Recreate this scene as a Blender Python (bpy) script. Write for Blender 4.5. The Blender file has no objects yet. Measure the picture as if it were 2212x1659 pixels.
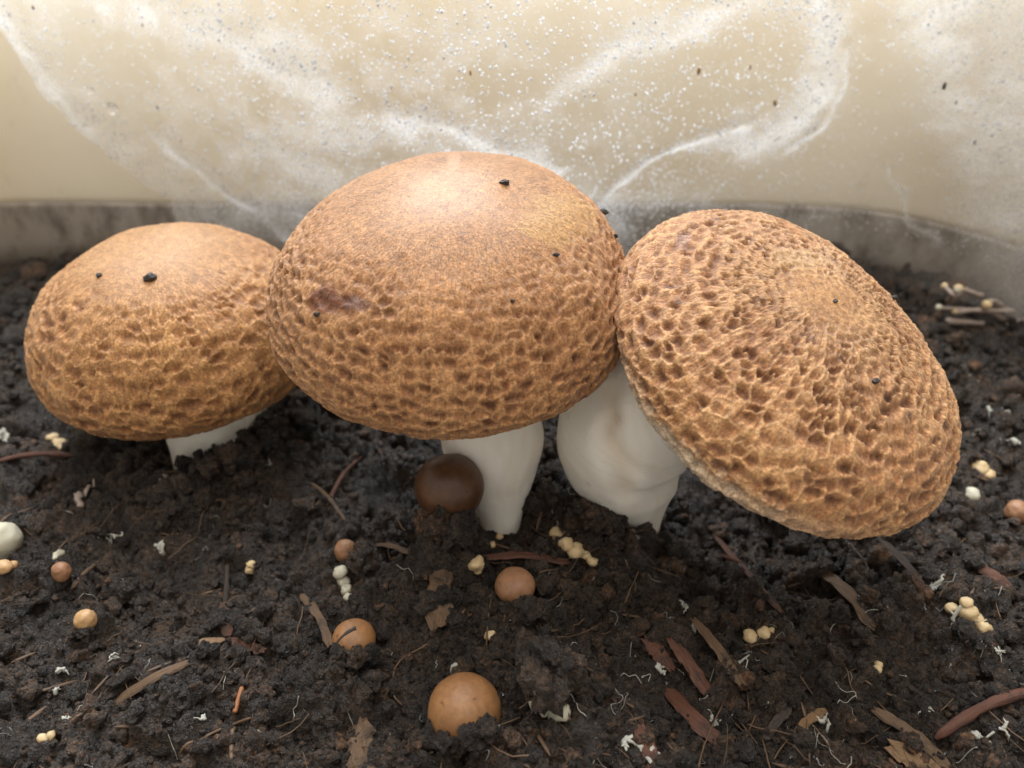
import bpy, math, random
import numpy as np
from mathutils import kdtree, Vector

# ------------------------------------------------------------------ camera, light, exposure
CM = 0.01                                   # the numbers below are centimetres
SC = bpy.context.scene
COL = SC.collection
KX = 0.637                                  # tan of half the horizontal view angle
PITCH = math.radians(35)
CAM = np.array([0.0, -13.7, 13.2])
cam_data = bpy.data.cameras.new('camera')
cam = bpy.data.objects.new('camera', cam_data); COL.objects.link(cam)
cam.location = CAM * CM
cam.rotation_euler = (math.pi / 2 - PITCH, 0, 0)
cam_data.sensor_width = 36; cam_data.lens = 18 / KX
cam_data.clip_start = 0.005; cam_data.clip_end = 20
cam_data.dof.use_dof = True
cam_data.dof.focus_distance = 15.0 * CM
cam_data.dof.aperture_fstop = 15
SC.camera = cam

world = bpy.data.worlds.new('World'); SC.world = world; world.use_nodes = True
bg = world.node_tree.nodes['Background']
bg.inputs['Color'].default_value = (1.0, 0.94, 0.86, 1); bg.inputs['Strength'].default_value = 0.64

def area_light(name, loc, target, sx, sy, power, color):
    d = bpy.data.lights.new(name, 'AREA'); d.shape = 'RECTANGLE'
    d.size = sx * CM; d.size_y = sy * CM; d.energy = power; d.color = color
    o = bpy.data.objects.new(name, d); COL.objects.link(o)
    o.location = Vector(loc) * CM
    o.rotation_euler = (Vector(target) - Vector(loc)).to_track_quat('-Z', 'Y').to_euler()
    return o
# the window behind and above the tub, and the bright ceiling of the room over it
area_light('window_light', (-13, 72, 92), (0, 4, 5), 66, 86, 26.0, (0.88, 0.94, 1.0))
area_light('ceiling_bounce', (0, -20, 150), (0, 2, 2), 150, 130, 16.0, (1.0, 0.95, 0.88))

SC.view_settings.view_transform = 'Standard'; SC.view_settings.look = 'None'
SC.view_settings.exposure = 0.0; SC.view_settings.gamma = 1.0
SC.view_settings.use_curve_mapping = False
SC.render.engine = 'CYCLES'
SC.cycles.use_denoising = True
SC.cycles.max_bounces = 10; SC.cycles.transparent_max_bounces = 16
SC.cycles.transmission_bounces = 8
SC.cycles.sample_clamp_indirect = 6.0
SC.cycles.caustics_reflective = False; SC.cycles.caustics_refractive = False

# ------------------------------------------------------------------ helpers
rng = np.random.default_rng(7)
random.seed(7)
FWD = np.array([0, math.cos(PITCH), -math.sin(PITCH)])
UPV = np.array([0, math.sin(PITCH), math.cos(PITCH)])

def ray(px, py):                            # direction towards a point of the photograph (2212 px wide)
    return FWD + np.array([1, 0, 0]) * (px - 1106) / 1106 * KX + UPV * (829.5 - py) / 1106 * KX
def at_depth(px, py, y):
    d = ray(px, py); return CAM + d * ((y - CAM[1]) / d[1])

def _hash(ix, iy, iz, seed):
    h = (ix * 374761393 + iy * 668265263 + iz * 2147483647 + seed * 1274126177) & 0xFFFFFFFF
    h = ((h ^ (h >> 13)) * 1274126177) & 0xFFFFFFFF
    h = ((h ^ (h >> 16)) * 2246822519) & 0xFFFFFFFF
    return ((h ^ (h >> 15)) & 0xFFFFFF) / float(0xFFFFFF)
def vnoise(p, seed=0):                      # value noise, 0..1
    p = np.asarray(p, float)
    i = np.floor(p).astype(np.int64); f = p - i; f = f * f * f * (f * (f * 6 - 15) + 10)
    r = 0
    for dx in (0, 1):
        wx = f[..., 0] if dx else 1 - f[..., 0]
        for dy in (0, 1):
            wy = f[..., 1] if dy else 1 - f[..., 1]
            for dz in (0, 1):
                wz = f[..., 2] if dz else 1 - f[..., 2]
                r = r + wx * wy * wz * _hash(i[..., 0] + dx, i[..., 1] + dy, i[..., 2] + dz, seed)
    return r
def fbm(p, seed=0, octv=4, gain=0.5):
    a, s, t = 1.0, 0, 0
    p = np.asarray(p, float)
    for k in range(octv):
        s = s + a * (vnoise(p, seed + k) * 2 - 1); t += a; a *= gain; p = p * 2.03 + 13.7
    return s / t
def sstep(a, b, x):
    t = np.clip((x - a) / (b - a), 0, 1); return t * t * (3 - 2 * t)
def seg_dist(P, poly):                      # distance of points (N,2) to a polyline
    P = np.asarray(P, float); best = np.full(P.shape[0], 1e9)
    for a, b in zip(poly[:-1], poly[1:]):
        a = np.asarray(a, float); b = np.asarray(b, float); ab = b - a
        t = np.clip(((P - a) @ ab) / (ab @ ab + 1e-9), 0, 1)
        best = np.minimum(best, np.linalg.norm(P - (a + t[:, None] * ab), axis=1))
    return best

def tag(o, label=None, cat=None, group=None, kind=None):
    if label: o['label'] = label
    if cat: o['category'] = cat
    if group: o['group'] = group
    if kind: o['kind'] = kind
    return o
def empty(name, loc):
    o = bpy.data.objects.new(name, None); COL.objects.link(o)
    o.location = np.asarray(loc, float) * CM; o.empty_display_size = 0.01
    return o
def mesh_obj(name, V, F, mat, parent=None, origin=(0, 0, 0), smooth=True, cols=None, extra=None, uv=None):
    """V in world centimetres, F (n,k) index array or a list of such arrays."""
    V = (np.asarray(V, float) - np.asarray(origin, float)) * CM
    Fs = F if isinstance(F, list) else [F]
    Fs = [np.asarray(f, np.int64) for f in Fs if len(f)]
    me = bpy.data.meshes.new(name)
    nl = sum(f.size for f in Fs); npoly = sum(len(f) for f in Fs)
    me.vertices.add(len(V)); me.vertices.foreach_set('co', V.astype(np.float32).ravel())
    me.loops.add(nl); li = np.concatenate([f.ravel() for f in Fs])
    me.loops.foreach_set('vertex_index', li.astype(np.int32))
    me.polygons.add(npoly)
    tot = np.concatenate([np.full(len(f), f.shape[1]) for f in Fs])
    st = np.concatenate([[0], np.cumsum(tot)[:-1]])
    me.polygons.foreach_set('loop_start', st.astype(np.int32))
    me.update(calc_edges=True); me.validate()
    me.polygons.foreach_set('use_smooth', np.full(len(me.polygons), bool(smooth)))
    if cols is not None:
        a = me.color_attributes.new('tint', 'FLOAT_COLOR', 'POINT')
        c = np.ones((len(V), 4), np.float32); c[:, :3] = cols
        a.data.foreach_set('color', c.ravel())
    if extra:
        for k, v in extra.items():
            a = me.attributes.new(k, 'FLOAT', 'POINT'); a.data.foreach_set('value', np.asarray(v, np.float32))
    if uv is not None:
        u = me.uv_layers.new(name='UVMap'); u.data.foreach_set('uv', np.asarray(uv, np.float32)[li].ravel())
    if mat: me.materials.append(mat)
    o = bpy.data.objects.new(name, me); COL.objects.link(o)
    if parent is not None: o.parent = parent
    else: o.location = np.asarray(origin, float) * CM
    return o
def grid_faces(nr, nc, wrap=False):
    r = np.arange(nr - 1)[:, None]; c = np.arange(nc if wrap else nc - 1)[None]
    c2 = (c + 1) % nc
    return np.stack([r * nc + c, r * nc + c2, (r + 1) * nc + c2, (r + 1) * nc + c], -1).reshape(-1, 4)

def icosphere(sub):
    t = (1 + 5 ** .5) / 2
    V = [(-1, t, 0), (1, t, 0), (-1, -t, 0), (1, -t, 0), (0, -1, t), (0, 1, t), (0, -1, -t), (0, 1, -t), (t, 0, -1), (t, 0, 1), (-t, 0, -1), (-t, 0, 1)]
    F = [(0, 11, 5), (0, 5, 1), (0, 1, 7), (0, 7, 10), (0, 10, 11), (1, 5, 9), (5, 11, 4), (11, 10, 2), (10, 7, 6), (7, 1, 8), (3, 9, 4), (3, 4, 2), (3, 2, 6), (3, 6, 8), (3, 8, 9), (4, 9, 5), (2, 4, 11), (6, 2, 10), (8, 6, 7), (9, 8, 1)]
    V = [np.array(v, float) / np.linalg.norm(v) for v in V]
    for _ in range(sub):
        mid = {}; nF = []
        def m(a, b):
            k = (min(a, b), max(a, b))
            if k not in mid:
                v = V[a] + V[b]; V.append(v / np.linalg.norm(v)); mid[k] = len(V) - 1
            return mid[k]
        for a, b, c in F:
            x, y, z = m(a, b), m(b, c), m(c, a)
            nF += [(a, x, z), (b, y, x), (c, z, y), (x, y, z)]
        F = nF
    return np.array(V), np.array(F)
ICO = [icosphere(k) for k in range(4)]

def tube(path, radii, ns=8, noise=0.0, seed=0, flat=1.0, up=(0, 0, 1)):
    """Swept tube along path (n,3) with radii; flat squashes it along `up`-ish. Capped."""
    P = np.asarray(path, float); n = len(P); radii = np.broadcast_to(np.asarray(radii, float), (n,))
    T = np.gradient(P, axis=0); T /= np.linalg.norm(T, axis=1, keepdims=True) + 1e-9
    u = np.asarray(up, float)
    A = np.cross(T, u); bad = np.linalg.norm(A, axis=1) < 1e-3
    A[bad] = np.cross(T[bad], (1, 0, 0)); A /= np.linalg.norm(A, axis=1, keepdims=True)
    B = np.cross(A, T)
    th = np.linspace(0, 2 * np.pi, ns, endpoint=False)
    V = P[:, None] + radii[:, None, None] * (np.cos(th)[None, :, None] * A[:, None] + flat * np.sin(th)[None, :, None] * B[:, None])
    if noise:
        q = fbm(V * (1.2 / max(radii.max(), .02)) + seed * 7.1, seed, 3)
        V = P[:, None] + (V - P[:, None]) * (1 + noise * q[..., None])
    V = V.reshape(-1, 3); F = grid_faces(n, ns, True)
    V = np.vstack([V, P[0] - T[0] * radii[0] * .4, P[-1] + T[-1] * radii[-1] * .4]); a, b = n * ns, n * ns + 1
    i = np.arange(ns); j = (i + 1) % ns
    F2 = np.vstack([np.stack([j, i, np.full(ns, a)], 1), np.stack([(n - 1) * ns + i, (n - 1) * ns + j, np.full(ns, b)], 1)])
    return V, [F, F2]
def smooth_path(pts, n=24):
    """Catmull-Rom through control points (any number of columns)."""
    p = np.asarray(pts, float); p = np.vstack([2 * p[0] - p[1], p, 2 * p[-1] - p[-2]])
    ts = np.linspace(0, len(p) - 3, n); out = []
    for t in ts:
        i = min(int(t), len(p) - 4); f = t - i
        a, b, c, d = p[i:i + 4]
        out.append(.5 * (2 * b + (c - a) * f + (2 * a - 5 * b + 4 * c - d) * f ** 2 + (3 * b - a - 3 * c + d) * f ** 3))
    return np.array(out)
def join(parts):
    Vs, Fs, off = [], [], 0
    for V, F in parts:
        for f in (F if isinstance(F, list) else [F]): Fs.append(np.asarray(f) + off)
        Vs.append(V); off += len(V)
    return np.vstack(Vs), Fs

# ------------------------------------------------------------------ materials
def new_mat(name):
    m = bpy.data.materials.new(name); m.use_nodes = True
    nt = m.node_tree; b = nt.nodes['Principled BSDF']
    return m, nt, b
def N(nt, t, **kw):
    n = nt.nodes.new(t)
    for k, v in kw.items():
        if k in n.inputs: n.inputs[k].default_value = v
        else: setattr(n, k, v)
    return n
def obj_coord(nt, scale=100.0, vec=(1, 1, 1)):
    tc = N(nt, 'ShaderNodeTexCoord'); mp = N(nt, 'ShaderNodeMapping')
    mp.inputs['Scale'].default_value = (scale * vec[0], scale * vec[1], scale * vec[2])
    nt.links.new(tc.outputs['Object'], mp.inputs['Vector']); return mp.outputs['Vector']
def ramp(nt, fac, stops):
    r = N(nt, 'ShaderNodeValToRGB'); e = r.color_ramp.elements
    while len(e) < len(stops): e.new(0.5)
    for i, (p, c) in enumerate(stops):
        e[i].position = p; e[i].color = (*c, 1) if len(c) == 3 else c
    nt.links.new(fac, r.inputs[0]); return r.outputs[0]
def mixc(nt, mode, fac, a, b):
    m = N(nt, 'ShaderNodeMix', data_type='RGBA', blend_type=mode)
    for s, v in ((0, fac), (6, a), (7, b)):
        if hasattr(v, 'links') or hasattr(v, 'is_linked'): nt.links.new(v, m.inputs[s])
        else: m.inputs[s].default_value = v if s == 0 else (*v, 1)
    return m.outputs[2]
def noise(nt, vec, scale, detail=4, rough=.6):
    n = N(nt, 'ShaderNodeTexNoise', Scale=scale, Detail=detail, Roughness=rough)
    if vec is not None: nt.links.new(vec, n.inputs['Vector'])
    return n.outputs['Fac']
def bump(nt, b, h, strength, dist_cm):
    n = N(nt, 'ShaderNodeBump', Strength=strength, Distance=dist_cm * CM)
    nt.links.new(h, n.inputs['Height']); nt.links.new(n.outputs[0], b.inputs['Normal']); return n

def mat_cap():
    m, nt, b = new_mat('mushroom_skin')
    at = N(nt, 'ShaderNodeAttribute', attribute_name='tint')
    uv = N(nt, 'ShaderNodeUVMap'); mp = N(nt, 'ShaderNodeMapping'); mp.inputs['Scale'].default_value = (1, 1, 1)
    nt.links.new(uv.outputs[0], mp.inputs[0])
    # fibres: fine around the cap, long down the slope (uv is in centimetres of surface)
    mp.inputs['Scale'].default_value = (19, 4.6, 1)
    fib = noise(nt, mp.outputs[0], 1.0, 4, .62)
    fine = noise(nt, obj_coord(nt), 22, 3, .6)
    fwt = N(nt, 'ShaderNodeAttribute', attribute_name='fibre_weight'); fm = N(nt, 'ShaderNodeMath', operation='MULTIPLY'); fm.inputs[1].default_value = .66; nt.links.new(fwt.outputs['Fac'], fm.inputs[0])
    fb = N(nt, 'ShaderNodeMath', operation='MULTIPLY'); nt.links.new(fib, fb.inputs[0]); nt.links.new(fwt.outputs['Fac'], fb.inputs[1])
    c = mixc(nt, 'OVERLAY', fm.outputs[0], at.outputs['Color'], ramp(nt, fib, [(.3, (.25, .25, .25)), (.7, (.75, .75, .75))]))
    c = mixc(nt, 'OVERLAY', .62, c, ramp(nt, fine, [(.34, (.24, .24, .24)), (.66, (.76, .76, .76))]))
    mot = noise(nt, obj_coord(nt), 8, 4, .7)
    c = mixc(nt, 'MULTIPLY', .5, c, ramp(nt, mot, [(.36, (.62, .56, .50)), (.5, (1, 1, 1)), (.66, (1.28, 1.24, 1.18))]))
    nt.links.new(c, b.inputs['Base Color'])
    sm = N(nt, 'ShaderNodeAttribute', attribute_name='gloss')
    rr = N(nt, 'ShaderNodeMapRange'); rr.inputs[3].default_value = .58; rr.inputs[4].default_value = .36
    nt.links.new(sm.outputs['Fac'], rr.inputs[0]); nt.links.new(rr.outputs[0], b.inputs['Roughness'])
    b.inputs['Specular IOR Level'].default_value = .42
    b.inputs['Sheen Weight'].default_value = .12; b.inputs['Sheen Roughness'].default_value = .5
    b.inputs['Subsurface Weight'].default_value = .06; b.inputs['Subsurface Radius'].default_value = (.002, .001, .0005); b.inputs['Subsurface Scale'].default_value = .5
    ad = N(nt, 'ShaderNodeMath', operation='ADD'); nt.links.new(fb.outputs[0], ad.inputs[0])
    mu = N(nt, 'ShaderNodeMath', operation='MULTIPLY'); mu.inputs[1].default_value = .5
    nt.links.new(fine, mu.inputs[0]); nt.links.new(mu.outputs[0], ad.inputs[1])
    bump(nt, b, ad.outputs[0], .75, .06)
    return m
def mat_flesh(name, c1, c2, sss=.35, rough=.55, patch=(.62, .8), stain=(.42, .30, .19)):
    m, nt, b = new_mat(name); v = obj_coord(nt)
    n1 = noise(nt, v, .9, 5, .6); n2 = noise(nt, v, 2.2, 6, .7)
    c = mixc(nt, 'MIX', n1, c1, c2)
    if name == 'mushroom_flesh':
        at = N(nt, 'ShaderNodeAttribute', attribute_name='tint'); c = mixc(nt, 'MULTIPLY', 1.0, c, at.outputs['Color'])
    c = mixc(nt, 'MIX', ramp(nt, n2, [(patch[0], (0, 0, 0)), (patch[1], (.55, .55, .55))]), c, stain)
    nt.links.new(c, b.inputs['Base Color']); b.inputs['Roughness'].default_value = rough
    b.inputs['Subsurface Weight'].default_value = sss; b.inputs['Subsurface Radius'].default_value = (.004, .003, .002); b.inputs['Subsurface Scale'].default_value = .6
    bump(nt, b, noise(nt, v, 9, 6, .65), .25, .05)
    return m
def mat_button(name, c1, c2, rough=.5):
    m, nt, b = new_mat(name); v = obj_coord(nt)
    f = noise(nt, obj_coord(nt, 100, (1, 1, .35)), 10, 5, .65)
    c = mixc(nt, 'MIX', ramp(nt, noise(nt, v, 1.5, 4, .6), [(.35, (0, 0, 0)), (.65, (1, 1, 1))]), c1, c2)
    c = mixc(nt, 'OVERLAY', .45, c, ramp(nt, f, [(.3, (.3, .3, .3)), (.7, (.7, .7, .7))]))
    spots = ramp(nt, noise(nt, v, 5, 2, .5), [(.68, (1, 1, 1)), (.76, (.45, .4, .38))])
    c = mixc(nt, 'MULTIPLY', 1.0, c, spots)
    nt.links.new(c, b.inputs['Base Color']); b.inputs['Roughness'].default_value = rough
    b.inputs['Subsurface Weight'].default_value = .1; b.inputs['Subsurface Radius'].default_value = (.002, .001, .0006); b.inputs['Subsurface Scale'].default_value = .5
    bump(nt, b, f, .3, .03)
    return m
def mat_soil():
    m, nt, b = new_mat('damp_soil'); v = obj_coord(nt)
    n1 = noise(nt, v, 1.1, 6, .65); n2 = noise(nt, v, 6, 5, .7); n3 = noise(nt, v, 26, 4, .7)
    c = ramp(nt, n1, [(.30, (.012, .0085, .006)), (.5, (.034, .023, .0155)), (.70, (.075, .048, .030))])
    c = mixc(nt, 'OVERLAY', .75, c, ramp(nt, n2, [(.3, (.2, .2, .2)), (.7, (.8, .8, .8))]))
    c = mixc(nt, 'MIX', ramp(nt, n3, [(.66, (0, 0, 0)), (.76, (.4, .4, .4))]), c, (.17, .12, .08))
    rust = noise(nt, v, .55, 3, .5)
    c = mixc(nt, 'MIX', ramp(nt, rust, [(.58, (0, 0, 0)), (.75, (.35, .35, .35))]), c, (.07, .034, .017))
    geo = N(nt, 'ShaderNodeNewGeometry')
    isl = ramp(nt, geo.outputs['Random Per Island'], [(0, (.45, .45, .45)), (.6, (1.0, .98, .95)), (.9, (1.6, 1.45, 1.3)), (.97, (2.5, 2.0, 1.55))])
    c = mixc(nt, 'MULTIPLY', 1.0, c, isl)
    n4 = noise(nt, v, 13, 3, .75)
    c = mixc(nt, 'MULTIPLY', 1.0, c, ramp(nt, n4, [(.36, (.35, .33, .32)), (.5, (1, 1, 1)), (.64, (2.3, 2.1, 1.9))]))
    nt.links.new(c, b.inputs['Base Color'])
    nt.links.new(ramp(nt, noise(nt, v, 9, 3, .6), [(.38, (.12, .12, .12)), (.60, (.65, .65, .65))]), b.inputs['Roughness'])
    b.inputs['Specular IOR Level'].default_value = .75
    ad = N(nt, 'ShaderNodeMath', operation='ADD'); nt.links.new(n3, ad.inputs[0]); nt.links.new(n2, ad.inputs[1])
    ad2 = N(nt, 'ShaderNodeMath', operation='ADD'); nt.links.new(ad.outputs[0], ad2.inputs[0]); nt.links.new(n4, ad2.inputs[1])
    bump(nt, b, ad2.outputs[0], 1.0, .09)
    return m
def mat_wood(name, c1, c2):
    m, nt, b = new_mat(name)
    uv = N(nt, 'ShaderNodeUVMap'); mp = N(nt, 'ShaderNodeMapping'); mp.inputs['Scale'].default_value = (1.6, 22, 1)
    nt.links.new(uv.outputs[0], mp.inputs[0])
    f = noise(nt, mp.outputs[0], 1, 5, .65); v = obj_coord(nt)
    c = mixc(nt, 'MIX', ramp(nt, f, [(.3, (0, 0, 0)), (.7, (1, 1, 1))]), c1, c2)
    c = mixc(nt, 'MIX', ramp(nt, noise(nt, v, 2.6, 5, .7), [(.52, (0, 0, 0)), (.66, (.85, .85, .85))]), c, (.022, .015, .011))
    nt.links.new(c, b.inputs['Base Color']); b.inputs['Roughness'].default_value = .55
    bump(nt, b, f, .8, .05)
    return m
def mat_plain(name, c1, c2, rough=.6, sc=4, sss=0):
    m, nt, b = new_mat(name); v = obj_coord(nt)
    nt.links.new(mixc(nt, 'MIX', noise(nt, v, sc, 5, .65), c1, c2), b.inputs['Base Color'])
    b.inputs['Roughness'].default_value = rough
    if sss: b.inputs['Subsurface Weight'].default_value = sss; b.inputs['Subsurface Radius'].default_value = (.002, .0015, .001); b.inputs['Subsurface Scale'].default_value = .5
    bump(nt, b, noise(nt, v, sc * 4, 4, .6), .3, .03)
    return m
def mat_tub(name, c1, c2, trans):
    m, nt, b = new_mat(name); v = obj_coord(nt, 100, (1, 1, .6))
    c = mixc(nt, 'MIX', ramp(nt, noise(nt, v, .16, 3, .5), [(.35, (0, 0, 0)), (.65, (1, 1, 1))]), c1, c2)
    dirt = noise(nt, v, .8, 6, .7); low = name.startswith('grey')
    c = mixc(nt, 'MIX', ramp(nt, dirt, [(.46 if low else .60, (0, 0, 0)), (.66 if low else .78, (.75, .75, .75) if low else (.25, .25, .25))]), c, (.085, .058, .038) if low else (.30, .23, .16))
    nt.links.new(c, b.inputs['Base Color']); b.inputs['Roughness'].default_value = .42
    tl = N(nt, 'ShaderNodeBsdfTranslucent'); nt.links.new(c, tl.inputs['Color'])
    mx = N(nt, 'ShaderNodeMixShader'); mx.inputs[0].default_value = trans
    out = nt.nodes['Material Output']
    nt.links.new(b.outputs[0], mx.inputs[1]); nt.links.new(tl.outputs[0], mx.inputs[2]); nt.links.new(mx.outputs[0], out.inputs[0])
    bump(nt, b, noise(nt, v, .5, 3, .5), .2, .2)
    return m
def mat_film():
    m, nt, b = new_mat('fogged_plastic_film')
    at = N(nt, 'ShaderNodeAttribute', attribute_name='dew'); v = obj_coord(nt)
    n1 = noise(nt, v, 14, 4, .75); n2 = noise(nt, v, 1.1, 4, .6)
    k = N(nt, 'ShaderNodeMath', operation='MULTIPLY'); nt.links.new(at.outputs['Fac'], k.inputs[0])
    nt.links.new(ramp(nt, n1, [(.33, (.45, .45, .45)), (.67, (1.15, 1.15, 1.15))]), k.inputs[1])
    k2 = N(nt, 'ShaderNodeMath', operation='MULTIPLY'); nt.links.new(k.outputs[0], k2.inputs[0])
    nt.links.new(ramp(nt, n2, [(.3, (.38, .38, .38)), (.7, (.80, .80, .80))]), k2.inputs[1])
    k3 = N(nt, 'ShaderNodeMath', operation='ADD', use_clamp=True); nt.links.new(k2.outputs[0], k3.inputs[0]); k3.inputs[1].default_value = .035
    b.inputs['Base Color'].default_value = (.92, .93, .94, 1); b.inputs['Roughness'].default_value = .32
    bump(nt, b, n1, .9, .05)
    tl = N(nt, 'ShaderNodeBsdfTranslucent'); tl.inputs['Color'].default_value = (.95, .96, .97, 1)
    sc = N(nt, 'ShaderNodeMixShader'); sc.inputs[0].default_value = .6
    nt.links.new(b.outputs[0], sc.inputs[1]); nt.links.new(tl.outputs[0], sc.inputs[2])
    tr = N(nt, 'ShaderNodeBsdfTransparent'); mx = N(nt, 'ShaderNodeMixShader')
    nt.links.new(k3.outputs[0], mx.inputs[0]); nt.links.new(tr.outputs[0], mx.inputs[1]); nt.links.new(sc.outputs[0], mx.inputs[2])
    nt.links.new(mx.outputs[0], nt.nodes['Material Output'].inputs[0])
    return m
def mat_water():
    m, nt, b = new_mat('water'); b.inputs['Base Color'].default_value = (1, 1, 1, 1)
    b.inputs['Roughness'].default_value = .02; b.inputs['IOR'].default_value = 1.33; b.inputs['Transmission Weight'].default_value = 1
    return m
def mat_dew():                             # beads too small to resolve scatter as much as they refract
    m, nt, b = new_mat('condensation_beads'); b.inputs['Base Color'].default_value = (.97, .98, 1, 1)
    b.inputs['Roughness'].default_value = .12; b.inputs['IOR'].default_value = 1.33; b.inputs['Transmission Weight'].default_value = 1
    tl = N(nt, 'ShaderNodeBsdfTranslucent'); tl.inputs['Color'].default_value = (.97, .98, 1, 1)
    mx = N(nt, 'ShaderNodeMixShader'); mx.inputs[0].default_value = .72
    nt.links.new(b.outputs[0], mx.inputs[1]); nt.links.new(tl.outputs[0], mx.inputs[2]); nt.links.new(mx.outputs[0], nt.nodes['Material Output'].inputs[0])
    return m

M_CAP = mat_cap()
M_STEM = mat_flesh('mushroom_flesh', (.86, .80, .70), (.90, .87, .80))
M_GILL = mat_flesh('veil_flesh', (.74, .64, .50), (.82, .75, .64))
M_PIN = mat_flesh('pin_flesh', (.52, .37, .19), (.64, .50, .30), patch=(.55, .72), stain=(.50, .31, .14))
M_PALE = mat_flesh('pale_pin_flesh', (.43, .40, .29), (.56, .53, .43), patch=(.6, .75), stain=(.5, .40, .26))
M_SOIL = mat_soil()
M_WATER = mat_water(); M_DEW = mat_dew()
M_DARKBTN = mat_button('dark_button_skin', (.060, .025, .011), (.115, .052, .022), .40)
M_TANBTN = mat_button('tan_button_skin', (.23, .108, .040), (.31, .152, .060))
M_PINKBTN = mat_button('pink_button_skin', (.25, .122, .060), (.34, .178, .095))
M_YELBTN = mat_button('yellow_button_skin', (.42, .245, .105), (.53, .33, .16))
M_WOODR = mat_wood('red_bark', (.060, .022, .012), (.150, .058, .032))
M_WOODB = mat_wood('brown_wood', (.065, .036, .018), (.17, .10, .052))
M_WOODT = mat_wood('tan_wood', (.13, .075, .035), (.27, .16, .08))
M_WOODD = mat_wood('dark_wood', (.018, .012, .009), (.055, .036, .026))
M_ROOT = mat_plain('orange_root', (.22, .075, .025), (.34, .14, .05))
M_FIBRE = mat_plain('brown_fibre', (.06, .034, .018), (.16, .095, .05))
M_MYC = mat_plain('white_mycelium', (.30, .29, .24), (.52, .51, .45), .7, 6, .2)
M_GREYROOT = mat_plain('grey_root', (.24, .18, .15), (.42, .34, .29))
M_LILAC = mat_plain('lilac_tip', (.36, .28, .46), (.5, .42, .58))
M_SPECK = mat_plain('black_speck', (.012, .010, .009), (.04, .03, .024))
M_TANSPECK = mat_plain('tan_speck', (.26, .15, .06), (.4, .26, .12))
M_PANEL = mat_tub('beige_tub_plastic', (.83, .745, .60), (.88, .82, .71), .64)
M_BASE = mat_tub('grey_shade_plastic', (.30, .25, .195), (.42, .375, .325), .1)  # shade at the wall's foot is put into this grey; the blotches are dirt
M_FILM = mat_film()

# ------------------------------------------------------------------ soil
MOUNDS = [(2.7, -1.15, .35, .45), (3.7, -.75, .3, .4),   # x, y, height, spread
    (-1.45, -1.8, .95, .50), (-2.0, -2.4, .45, .7), (.95, .15, .95, .45), (1.9, -.9, .55, .5), (2.2, -1.55, .35, .6),
    (.75, -4.5, .75, .55), (-.2, -4.1, .25, .6), (-6.6, 2.0, .55, .6), (-5.2, 2.3, .35, 1.2), (-7.9, 1.0, .3, .7),
    (4.4, -.6, -.7, 1.1), (5.6, -.2, -.5, 1.0), (-4.4, 2.6, -.45, .9), (-3.0, .6, -.3, .9), (.7, 1.5, -.4, .8),
    (-6.8, -5.3, .3, 1.0), (3.6, -4.9, -.35, .8), (12.5, 6.5, .5, 2.0), (-16, 8, .5, 2.5)]
def soil_height(x, y):
    x = np.asarray(x, float); y = np.asarray(y, float)
    p = np.stack([x, y, np.zeros_like(x)], -1)
    w = np.stack([fbm(p * .7, 90, 3), fbm(p * .7, 95, 3), np.zeros_like(x)], -1) * .8
    q = p + w
    h = .34 * fbm(q * .28, 11, 3)
    b = np.abs(vnoise(q * .95, 21) * 2 - 1); h = h + .46 * (b - .45)
    b = np.abs(vnoise(q * 2.1, 22) * 2 - 1); h = h + .32 * (b - .45)
    h = h + .20 * fbm(q * 3.4, 23, 2) + .12 * fbm(p * 7.5, 24, 2)
    b = np.abs(vnoise(p * 15, 26) * 2 - 1); h = h + .08 * (b - .4)
    for mx, my, a, s in MOUNDS:
        h = h + a * np.exp(-(((x - mx) ** 2 + (y - my) ** 2) / (2 * s * s)))
    return h
NX, NY = 660, 400
tt = np.linspace(0, 1, NY); YS = -8.5 + 23.0 * (.62 * tt + .38 * tt ** 2)
hw = 15.0 + (YS + 8.5) * .52
SX = np.linspace(-1, 1, NX)
GX = hw[:, None] * SX[None]; GY = np.repeat(YS[:, None], NX, 1)
GZ = soil_height(GX, GY)
soil = mesh_obj('soil', np.stack([GX, GY, GZ], -1).reshape(-1, 3), grid_faces(NY, NX), M_SOIL)
tag(soil, 'dark damp crumbly soil filling the tub under the mushrooms', 'soil', kind='structure')

def ground(x, y):
    """Bilinear height of the soil sheet."""
    x = np.atleast_1d(np.asarray(x, float)); y = np.atleast_1d(np.asarray(y, float))
    fi = np.clip(np.interp(y, YS, np.arange(NY)), 0, NY - 1.001); i = fi.astype(int); f = fi - i
    fj = np.clip((x / np.interp(y, YS, hw) + 1) / 2 * (NX - 1), 0, NX - 1.001); j = fj.astype(int); g = fj - j
    return (GZ[i, j] * (1 - f) * (1 - g) + GZ[i + 1, j] * f * (1 - g) + GZ[i, j + 1] * (1 - f) * g + GZ[i + 1, j + 1] * f * g)
def on_soil(px, py):
    d = ray(px, py); t = np.linspace(8, 45, 1500); P = CAM + d * t[:, None]
    below = P[:, 2] < ground(P[:, 0], P[:, 1])
    return P[np.argmax(below)] if below.any() else P[-1]
def px_cm(p):                               # centimetres per photograph pixel at a point
    return ((np.asarray(p) - CAM) @ FWD) * KX / 1106

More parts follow.
